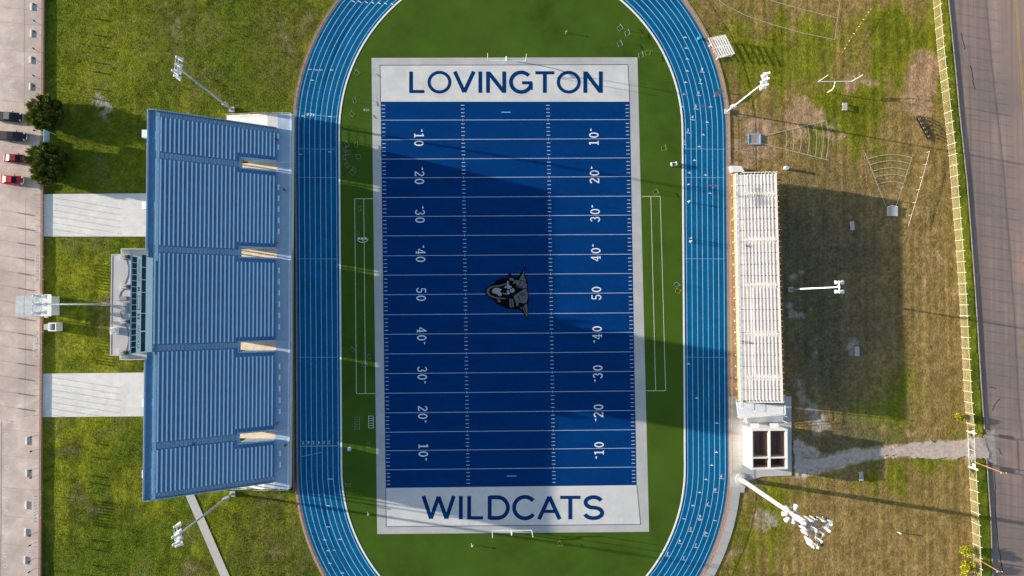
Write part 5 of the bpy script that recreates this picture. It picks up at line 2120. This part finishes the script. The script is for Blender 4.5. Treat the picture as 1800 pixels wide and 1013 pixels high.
for i in range(8):
    t = MB()
    d0, z = i / 8, lerp(zt0, zt1, i / 7)
    q = [bp_(0, d0, z), bp_(1, d0, z), bp_(1, d0 + .092, z), bp_(0, d0 + .092, z)]
    t.hexa(q, [p + Vector((0, 0, .06)) for p in q])
    t.build('seat_plank', M['alu'], o)
for s in (.06, .5, .94):
    t = MB()
    for d in (.03, .5, .96):
        p = bp_(s, d, 0)
        t.tube([p + Vector((0, 0, -.1)), Vector((p.x, p.y, lerp(zt0, zt1, d)))], .04, 6)
    t.tube([bp_(s, -.02, zt0 - .08), bp_(s, 1, zt1 - .04)], .05, 6)
    t.tube([bp_(s, -.02, .05), bp_(s, 1, .05)], .05, 6)
    t.tube([bp_(s, .1, .05), bp_(s, .9, zt1 - .2)], .03, 6)
    t.build('frame', M['white_metal'], o)
# low bench frame in front of it
for (pl, lab) in (([(1246, 82), (1249, 79), (1251, 81)], 'bent white tube frame lying before the small bleacher, near its upper corner'), ([(1254, 92), (1257, 90), (1263, 100), (1259, 105)], 'bent white tube frame lying before the small bleacher, near its lower corner')):
    t = MB()
    t.tube([at(u, v, .3) for u, v in pl], .10, 6)
    c = at(*pl[1])
    t.tube([at(*pl[0], .3), at(*pl[0], 0)], .08, 6)
    t.tube([at(*pl[-1], .3), at(*pl[-1], 0)], .08, 6)
    tag(t.build('tube_frame', M['white_metal'], loc=c), lab, 'tube frame', 'tube frames by the bleacher')

# ------------------------------------------------------------------ throwing rings
o = thing('throwing_ring', 'square throwing ring with a bright blue frame on bare earth', 'throwing ring', at(1326, 245))
c = at(1326, 245)
t = MB()
t.cbox((c.x, c.y, 0), 2.4, 2.0, .12)
t.build('pad', M['ring_pad'], o)
t = MB()
for dx, dy, sx, sy in ((0, 1.1, 2.8, .24), (0, -1.1, 2.8, .24), (-1.3, 0, .24, 1.95), (1.3, 0, .24, 1.95)):
    t.cbox((c.x + dx, c.y + dy, 0), sx, sy, .2)
t.build('frame', M['ring_blue'], o)
t = MB()
t.cbox((c.x - .35, c.y, .122), 1.5, 1.5, .012)
t.build('ring_surface', M['track_border'], o)
o = thing('throwing_ring', 'pale square throwing ring with a curved rear edge at the dry sector', 'throwing ring', at(1568, 372))
c = at(1568, 372)
t = MB()
t.cbox((c.x, c.y, 0), 2.4, 2.1, .25)
t.build('pad', M['concrete'], o)
t = MB()
pts = [(c.x + 1.15 * math.cos(R(a)), c.y + .95 + .25 * math.sin(R(a)), .3) for a in range(10, 171, 16)]
t.tube(pts, .08, 6)
t.build('toe_board', M['white_metal'], o)

# bunting on short poles: several ropes of small flags
def bunting(label, pts, step, flag, cols, h0=.85, post=3.0, cat='flag rope', fw=.22, fh=.32):
    P = [at(*p) for p in pts]
    c = P[0]
    o = thing('flag_rope', label, cat, (c.x, c.y, 0), group='ropes of small flags on the right hand grass')
    for p in polyline_at(P, post):
        t = MB()
        t.tube([(p.x, p.y, -.1), (p.x, p.y, h0 + .1)], .03, 5)
        t.build('post', M[cols[0]], o)
    t = MB()
    t.tube([(p.x, p.y, h0) for p in P], .018, 5)
    t.build('rope', M[cols[0]], o)
    st = polyline_at(P, step)
    for i, p in enumerate(st[:-1]):
        d = (st[i + 1] - p).normalized()
        t = MB()
        n_ = Vector((-d.y, d.x, 0)) * .012
        q = Vector((p.x, p.y, h0)) + d * step * .3
        tip = q + d * fw / 2 + Vector((0, 0, -fh)) + n_ * 12
        A, B = q, q + d * fw
        t.add([A - n_, B - n_, tip - n_, A + n_, B + n_, tip + n_], [(0, 1, 2), (5, 4, 3), (0, 3, 4, 1), (1, 4, 5, 2), (2, 5, 3, 0)])
        t.build('flag', M[cols[1 + i % (len(cols) - 1)]], o)
    return o


bunting('rope of white pennants slanting across the dry grass near the road', [(1629, 268), (1620, 302), (1608, 345), (1592, 398)], .5, True, ['white_metal', 'white_metal', 'white_metal'], h0=1.0, fw=.42, fh=.34)
bunting('orange and yellow flag rope from the upper photo edge to the small bleacher', [(1217, -4), (1255, 30), (1274, 45), (1292, 62)], .9, True, ['rust', 'orange', 'yellow'], h0=.7, post=4)
bunting('flag rope with pale dots running right from the small bleacher', [(1294, 62), (1322, 64), (1375, 71), (1420, 82), (1478, 96)], 1.7, True, ['rust', 'white_metal', 'yellow'], h0=.6, post=5)
bunting('orange flag rope at the upper right, rising from the corner of the chalk lines', [(1478, 96), (1492, 72), (1505, 53), (1520, 30), (1535, 10)], 1.0, True, ['rust', 'orange', 'white_metal'], h0=.6, post=4)
bunting('red and white flag rope left of the dry throwing sector', [(1515, 266), (1517, 290), (1521, 330)], .8, True, ['rust', 'orange', 'white_metal'], h0=.8)
bunting('short rope of red and white flags in the shade left of the pale throwing ring', [(1527, 353), (1531, 378), (1545, 394), (1576, 399)], 1.2, True, ['grey_metal', 'white_metal', 'car_red'], h0=.7)

# row of dark frames by the road fence
o = thing('equipment_rack', 'row of five dark frames joined on one base, near the road fence', 'equipment rack', at(1621, 227))
pa, pb = at(1609, 208), at(1629, 246)
dv = (pb - pa).normalized()
nv = Vector((-dv.y, dv.x, 0))
if nv.x < 0:
    nv = -nv
for k in range(6):
    q = pa.lerp(pb, k / 5)
    t = MB()
    t.tube([q + Vector((0, 0, .05)), q + nv * 1.3 + Vector((0, 0, .05))], .06, 6)
    t.tube([q + nv * .1 + Vector((0, 0, .05)), q + nv * .1 + Vector((0, 0, .95))], .06, 6)
    t.tube([q + nv * .1 + Vector((0, 0, .9)), q + nv * .8 + Vector((0, 0, .55)), q + nv * 1.2 + Vector((0, 0, .05))], .09, 6)
    t.build('frame', M['black'], o)
t = MB()
for d, z in ((.1, .95), (1.25, .05), (.1, .06)):
    t.tube([pa + nv * d + Vector((0, 0, z)), pb + nv * d + Vector((0, 0, z))], .055, 6)
t.build('rail', M['black'], o)
t = MB()
q = [pa + nv * .15, pb + nv * .15, pb + nv * .38, pa + nv * .38]
t.hexa([Vector((p.x, p.y, .12)) for p in q], [Vector((p.x, p.y, .2)) for p in q])
t.build('base_board', M['black'], o)
for k in range(5):
    q = pa.lerp(pb, (k + .5) / 5)
    t = MB()
    t.cbox(q + nv * .55 + Vector((0, 0, .35)), .5, .36, .08, math.atan2(nv.y, nv.x))
    t.build('pad', M['tan_strip'], o)
for k in range(5):
    q = pa.lerp(pb, (k + .15) / 5) + nv * 1.35
    t = MB()
    t.tube([q, q + Vector((0, 0, 1.6))], .035, 6)
    t.build('upright', M['black'], o)

# low boxes on the right-hand grass
for (u, v, sx, sy, rot, mm, lab) in ((1496.5, 397.5, 1.0, 2.0, .05, 'roof_grey', 'pale slatted bench box in the shade left of the throwing ring'), (1505, 617.5, 1.0, 2.1, .03, 'roof_grey', 'pale slatted bench box in the shade on the pale stained earth'),
                                      (1512, 836.5, .95, 2.0, .06, 'roof_grey', 'pale slatted bench box just below the dirt path'), (1483.5, 188.5, 1.1, 1.7, 0, 'concrete', 'pale slatted bench box on green grass below the practice goal')):
    p = at(u, v)
    o = thing('bench_box', lab, 'bench', (p.x, p.y, 0), group='slatted bench boxes on the right hand grass', rot=0)
    for k in range(3):
        t = MB()
        dx = (k - 1) * sx * .33
        t.cbox((p.x + dx * math.cos(rot), p.y + dx * math.sin(rot), .40), sx * .29, sy, .07, rot)
        t.build('slat', M[mm], o)
    for k in (-1, 1):
        t = MB()
        t.cbox((p.x - k * sy * .38 * math.sin(rot), p.y + k * sy * .38 * math.cos(rot), -.1), sx * .8, .12, .498, rot)
        t.build('leg', M[mm], o)

# white cabinet with long shadow near the visitors' stand
p = at(1380, 296.5)
o = thing('utility_cabinet', 'small white cabinet casting a shadow above the white grandstand', 'cabinet', (p.x, p.y, 0))
t = MB()
t.cbox((p.x, p.y, -.05), .7, .55, 1.15, -.3)
t.build('housing', M['white_metal'], o)
t = MB()
t.cbox((p.x, p.y, 1.1), .82, .66, .08, -.3)
t.build('lid', M['sign_blue'], o)
# short post with a shadow, lower right
p = at(1579, 936)
o = thing('marker_post', 'short white marker post alone on the dry grass at the lower right', 'post', (p.x, p.y, 0))
t = MB()
t.tube([(p.x, p.y, -.1), (p.x, p.y, .8)], .10, 8)
t.build('post', M['white_metal'], o)
t = MB()
t.tube([(p.x, p.y, .8), (p.x, p.y, .95)], .2, 8)
t.build('cap', M['white_metal'], o)
# grey sign board by the track fence
p = at(1262, 164)
o = thing('banner_board', 'grey banner board leaning at the track fence above the white floodlight pole', 'sign', (p.x, p.y, 0))
t = MB()
q0, q1 = at(1257, 168, 1.0), at(1269, 158, 1.0)
n_ = Vector((-(q1 - q0).y, (q1 - q0).x, 0)).normalized() * .5
t.hexa([q0 - n_ + Vector((0, 0, -.05)), q1 - n_ + Vector((0, 0, -.05)), q1 + n_ + Vector((0, 0, .4)), q0 + n_ + Vector((0, 0, .4))], [q0 - n_, q1 - n_, q1 + n_ + Vector((0, 0, .45)), q0 + n_ + Vector((0, 0, .45))])
t.build('board', M['grey_metal'], o)
t = MB()
for q in (q0, q1):
    t.tube([Vector((q.x, q.y, -.1)), Vector((q.x, q.y, 1.0))], .05, 6)
t.build('post', M['galv'], o)

# utility poles by the road
for (u, v, h, lab) in ((1717, 814, 8.0, 'brown wooden pole by the gate, leaning over the road in view'), (1722, 985, 6.0, 'short brown wooden pole near the lower shrubs by the road')):
    b = at(u, v)
    o = thing('utility_pole', lab, 'utility pole', (b.x, b.y, 0), group='wooden poles by the road')
    t = MB()
    t.tube([(b.x, b.y, -.2), (b.x + .1, b.y - .35, h)], .14, 8, r2=.10)
    t.build('pole', M['wood'], o)
    t = MB()
    t.tube([(b.x - .55, b.y - .30, h - .3), (b.x + .7, b.y - .36, h - .3)], .06, 6)
    t.build('crossarm', M['wood'], o)
    for k in (-.5, .6):
        t = MB()
        t.tube([(b.x + k, b.y - .33, h - .26), (b.x + k, b.y - .33, h)], .06, 6)
        t.build('insulator', M['white_metal'], o)
for (u, v, lab) in ((1704, 758, 'white notice panel on the upper gate post by the road'), (1705, 816, 'white notice panel on the lower gate post by the road')):
    b = at(u, v)
    o = thing('notice_panel', lab, 'sign', (b.x, b.y, 0), group='notices by the gate')
    t = MB()
    t.cbox((b.x - .2, b.y, 1.2), .05, .9, .7, .2)
    t.build('panel', M['white_metal'], o)
    t = MB()
    t.tube([(b.x - .14, b.y, -.1), (b.x - .14, b.y, 1.9)], .04, 6)
    t.build('post', M['galv'], o)

# ------------------------------------------------------------------ training gear on the infield
hd0 = None


def hurdle(px, rot, label, mm='dull_white', sc=1.0):
    p = at(*px)
    o = thing('hurdle', label, 'hurdle', (0, 0, 0), group='hurdles left on the grass')
    t = MB()
    for s in (-.5, .5):
        t.tube([(-.5, s, .03), (.2, s, .03)], .03, 6)
        t.tube([(.2, s, .03), (.2, s, .9)], .028, 6)
    t.tube([(-.5, -.5, .03), (-.5, .5, .03)], .028, 6)
    t.build('frame', M[mm], o)
    t = MB()
    t.box(.18, -.58, .88, .22, .58, .97)
    t.build('bar', M[mm], o)
    o.location = (p.x, p.y, .01)
    o.rotation_euler = (0, 0, rot)
    o.scale = (sc, sc, sc)
    return o


hd0 = hurdle((628, 254.5), .1, 'pale hurdle on the left infield grass, uppermost right of the cluster')
H_SPOTS = [((611, 253), .7, 'pale hurdle on the left infield grass, uppermost left of the cluster'), ((608, 264), .2, 'bright hurdle on top of the pile in the left cluster'),
           ((612, 268), 1.4, 'hurdle leaning against the bright pile in the left cluster'), ((607, 277), 0, 'bright hurdle at the lower side of the pile in the left cluster'),
           ((630, 275), 1.7, 'hurdle right of the bright pile, on the shaded grass'), ((611, 290), .5, 'dull hurdle left of two below the bright pile'),
           ((623, 298), 1.0, 'dull hurdle right of two below the bright pile'), ((620, 303), 2.2, 'lowest dull hurdle of the left cluster'), ((634, 367), .05, 'hurdle just inside the top of the left team box'),
           ((628, 409), 1.1, 'hurdle on the outer line of the left team box'), ((621, 613), .8, 'hurdle by the outer line of the left team box, low down'), ((641, 640), 1.6, 'hurdle on the inner line of the left team box'),
           ((650, 627), 0, 'dim hurdle between the left team box and the white border'), ((649, 782), .1, 'hurdle by the white border below the agility ladders'),
           ((612, 851), 1.4, 'dim hurdle on the lower left infield by the track'), ((1090, 50), .6, 'hurdle near the upper right bend, highest of three'), ((1103, 59), .3, 'hurdle near the upper right bend, nearest the track'),
           ((1090, 78), .4, 'hurdle near the upper right bend, lowest of three'), ((1127, 98), .2, 'hurdle just above the upper right corner of the white border'), ((625, 177), .3, 'dim hurdle left of the end zone, upper'),
           ((628, 128), .9, 'dim hurdle at the upper left infield by the white border'), ((620, 200), .7, 'dim hurdle left of the field, near the shadow edge'), ((1190, 500), .9, 'pale hurdle by the right track kerb at midfield')]
for (px, rot, lab) in H_SPOTS:
    p = at(*px)
    dup(hd0, loc=(p.x, p.y, .01), rot=rot, label=lab)
hy0 = hurdle((1153, 338), .5, 'yellow hurdle above the right team box', 'yellow')
for px, rot, lab in (((1167, 261), .1, 'yellow hurdle on the right infield strip near the white cart'), ((1139, 93), 1.5, 'yellow hurdle above the upper right corner of the field'), ((1192, 511), 1.2, 'yellow hurdle by the right track kerb at midfield'), ((985, 955), .6, 'yellow hurdle on the grass below the lower goal post')):
    p = at(*px)
    dup(hy0, loc=(p.x, p.y, .01), rot=rot, label=lab)
# blocking sled with a bowed frame
p = at(638, 420)
o = thing('blocking_sled', 'white football blocking sled with a bowed frame in the left team box', 'blocking sled', (p.x, p.y, 0))
t = MB()
pts = [(p.x + 1.1 * math.cos(R(a)), p.y - .1 + .7 * math.sin(R(a)) * -1, .15) for a in range(0, 181, 20)]
t.tube(pts, .07, 6)
t.tube([pts[0], pts[-1]], .07, 6)
t.tube([(p.x, p.y - .8, .15), (p.x, p.y, .15), (p.x, p.y, 1.1)], .06, 6)
t.build('frame', M['white_metal'], o)
for k in (-.7, .05, .75):
    t = MB()
    t.cbox((p.x + k, p.y + .05, .5), .35, .22, .9, .15)
    t.build('pad', M['white_paint'], o)
ld0 = None
for u, v, mm, lab in ((652, 742, 'white_metal', 'pale agility ladder lying beside the left white border'), (628, 744, 'infield', 'dull green agility ladder lying left of the pale one')):
    p = at(u, v)
    t = MB()
    for s in (-.5, .5):
        t.box(p.x + s - .04, p.y - 1.35, .012, p.x + s + .04, p.y + 1.35, .04)
    for k in range(6):
        y = p.y - 1.3 + 2.6 * k / 5
        t.box(p.x - .458, y - .03, .014, p.x + .458, y + .03, .037)
    tag(t.build('agility_ladder', M[mm] if mm != 'infield' else M['chain_grey'], loc=(p.x, p.y, 0)), lab, 'agility ladder', 'agility ladders')
p = at(614, 789.5)
o = thing('cone_stack', 'round pale blue disc of stacked cones near the left track', 'cones', (p.x, p.y, 0))
t = MB()
t.tube([(p.x, p.y, .01), (p.x, p.y, .06)], .48, 16)
t.build('base', M['sign_blue'], o)
t = MB()
t.tube([(p.x, p.y, .06), (p.x, p.y, .45)], .30, 16, r2=.08)
t.build('cone', M['sign_blue'], o)
# white utility cart by the right kerb
p = at(1183, 289.5)
o = thing('equipment_cart', 'white equipment cart on the right infield grass near the track kerb', 'cart', (p.x, p.y, 0))
t = MB()
t.cbox((p.x, p.y, .45), 1.25, .8, .1, .15)
for dx, dy in ((-.58, 0), (.58, 0)):
    t.cbox((p.x + dx, p.y + dy * .9 + dx * .15, .55), .08, .8, .45, .15)
t.build('tray', M['white_metal'], o)
t = MB()
t.cbox((p.x + .1, p.y, .552), .45, .5, .35, .15)
t.build('bag', M['frame_dark'], o)
for sx, sy in ((-.5, -.42), (.5, -.30), (-.5, .30), (.5, .42)):
    t = MB()
    t.tube([(p.x + sx, p.y + sy - .04, .2), (p.x + sx, p.y + sy + .04, .2)], .2, 10)
    t.build('wheel', M['tyre'], o)
# small post-like things
for (u, v, mm, lab) in ((995, 58, 'chain', 'small metal stake frame on the grass above the upper end zone'), (646, 889, 'frame_dark', 'dark kicking tee stand left of the lower end zone'), (648, 903, 'white_metal', 'small white kicking tee stand left of the word in the lower end zone'), (830, 958, 'white_metal', 'small white stand on the grass below the lower end zone')):
    p = at(u, v)
    o = thing('kicking_stand', lab, 'kicking stand', (p.x, p.y, 0), group='small stands on the infield')
    t = MB()
    for a in (0, 2.1, 4.2):
        t.tube([(p.x + .35 * math.cos(a), p.y + .35 * math.sin(a), .01), (p.x, p.y, .9)], .035, 5)
    t.build('leg', M[mm], o)
    t = MB()
    t.cbox((p.x, p.y, .88), .3, .22, .12, .4)
    t.build('top', M[mm], o)
# turquoise crate by the track fence
p = at(1228.5, 68)
o = thing('plastic_crate', 'turquoise plastic crate beside the track fence near the small bleacher', 'crate', (p.x, p.y, 0))
t = MB()
t.cbox((p.x, p.y, .02), .75, .5, .55, .4)
t.build('body', M['cyan'], o)
t = MB()
t.cbox((p.x, p.y, .57), .82, .57, .07, .4)
t.build('lid', M['cyan'], o)

# ------------------------------------------------------------------ people
def person(label, pos, heading, shirt, trousers, hair, walking=True, h=1.75):
    """A skinned figure, one continuous surface; colours by height on the body."""
    k = h / 1.75
    st = .22 if walking else .05
    V = [(0, 0, .95), (0, 0, 1.15), (0, 0, 1.38), (.01, 0, 1.50), (.03, 0, 1.62), (.035, 0, 1.74),
         (0, .10, .90), (st * .6, .10, .50), (st * .5 - .03, .10, .08), (st * .5 + .14, .10, .03),
         (0, -.10, .90), (-st * .2, -.10, .50), (-st - .06, -.10, .10), (-st + .10, -.10, .03),
         (0, .19, 1.41), (-st * .5, .24, 1.14), (-st * .3 + .05, .25, .90), (-st * .2 + .09, .25, .80),
         (0, -.19, 1.41), (st * .5, -.24, 1.14), (st * .9 + .05, -.25, .92), (st * 1.0 + .09, -.25, .83)]
    E = [(0, 1), (1, 2), (2, 3), (3, 4), (4, 5), (0, 6), (6, 7), (7, 8), (8, 9), (0, 10), (10, 11), (11, 12), (12, 13), (2, 14), (14, 15), (15, 16), (16, 17), (2, 18), (18, 19), (19, 20), (20, 21)]
    RAD = [(.15, .11), (.15, .11), (.17, .11), (.06, .06), (.095, .085), (.07, .065), (.095, .09), (.065, .065), (.045, .045), (.045, .03), (.095, .09), (.065, .065), (.045, .045), (.045, .03),
           (.065, .065), (.045, .045), (.035, .035), (.04, .025), (.065, .065), (.045, .045), (.035, .035), (.04, .025)]
    me = bpy.data.meshes.new('person')
    me.from_pydata([Vector(v) * k for v in V], E, [])
    o = bpy.data.objects.new('person', me)
    col.objects.link(o)
    md = o.modifiers.new('skin', 'SKIN')
    for i, r_ in enumerate(RAD):
        me.skin_vertices[0].data[i].radius = (r_[0] * k, r_[1] * k)
        me.skin_vertices[0].data[i].use_root = (i == 0)
    o.modifiers.new('sub', 'SUBSURF').levels = 1
    o.modifiers['sub'].render_levels = 1
    dg = bpy.context.evaluated_depsgraph_get()
    new = bpy.data.meshes.new_from_object(o.evaluated_get(dg))
    o.modifiers.clear()
    o.data = new
    bpy.data.meshes.remove(me)
    new.materials.clear()
    for m_ in (shirt, trousers, 'skin', 'black'):
        new.materials.append(M[m_])
    idx = []
    for f in new.polygons:
        c = f.center / k
        if c.z < .09:
            idx.append(3)
        elif c.z < .93 and abs(c.y) < .2:
            idx.append(1)
        elif c.z > 1.46 or (abs(c.y) > .2 and c.z < 1.1):
            idx.append(2)
        else:
            idx.append(0)
    new.polygons.foreach_set('material_index', idx)
    new.polygons.foreach_set('use_smooth', [True] * len(idx))
    o.location = pos
    o.rotation_euler = (0, 0, heading)
    tag(o, label, 'person')
    t = MB()
    hv_, hf = [], []
    for i in range(6):
        for j in range(12):
            th, ph = PI * .62 * i / 5, 2 * PI * j / 12
            hv_.append(((.02 + .115 * math.sin(th) * math.cos(ph)) * k, .105 * math.sin(th) * math.sin(ph) * k, (1.665 + .125 * math.cos(th)) * k))
    for i in range(5):
        for j in range(12):
            hf.append((i * 12 + j, (i + 1) * 12 + j, (i + 1) * 12 + (j + 1) % 12, i * 12 + (j + 1) % 12))
    t.add(hv_, hf)
    hr_ = t.build('hair', M[hair])
    hr_.parent = o
    # face: nose as its own small bump
    t = MB()
    t.tube([(.125 * k, 0, 1.66 * k), (.15 * k, 0, 1.625 * k)], .014 * k, 6)
    ns = t.build('nose', M['skin'])
    ns.parent = o
    return o


def gpos(u, v, z):
    p = at(u, v, z)
    return p


person('person in a pale shirt, uppermost of the walkers on the right straight', gpos(1208.5, 326, .02), PI / 2, 'white_paint', 'frame_dark', 'bark')
person('person in a white top with cream hat-like hair walking alone in the inner right lane', gpos(1209, 355.5, .02), PI / 2, 'white_paint', 'white_paint', 'tan_panel')
person('person in a dark red top walking in a close pair on the right straight', gpos(1211.5, 420, .02), PI / 2, 'car_maroon', 'frame_dark', 'white_paint')
person('person in a white top walking in a close pair on the right straight', gpos(1212, 425, .02), PI / 2, 'white_paint', 'white_paint', 'white_metal')
person('person in black standing by the front rail of the blue grandstand near the upper tunnels', gpos(502, 335, DECK_Z), 0, 'black', 'black', 'black', False, 1.8)
person('person in black at the upper end of the blue grandstand front row', gpos(488, 247, DECK_Z), PI, 'black', 'black', 'black', False)
person('person in dark clothes on the lower aisle steps halfway up the blue grandstand', gpos(346, 778.5, zrow(17) + .02), PI, 'black', 'frame_dark', 'black', True)
person('person in black by the front rail of the blue grandstand at its lower end', gpos(504, 781, DECK_Z), .5, 'black', 'black', 'black', True, 1.8)
person('person in a bright red top by the front row near the lowest tunnel', gpos(489.5, 743, DECK_Z), 0, 'car_red', 'frame_dark', 'bark', True)
person('person in a brown top by the front row above the second tunnel', gpos(488, 428, DECK_Z), 0, 'wood', 'frame_dark', 'bark', True)
person('person in dark clothes beside the front benches of the white grandstand', gpos(1309, 433, VZ0), 0, 'black', 'black', 'black', False)
person('person in dark clothes near the lower front benches of the white grandstand', gpos(1302, 600, VZ0), 0, 'frame_dark', 'black', 'black', False)
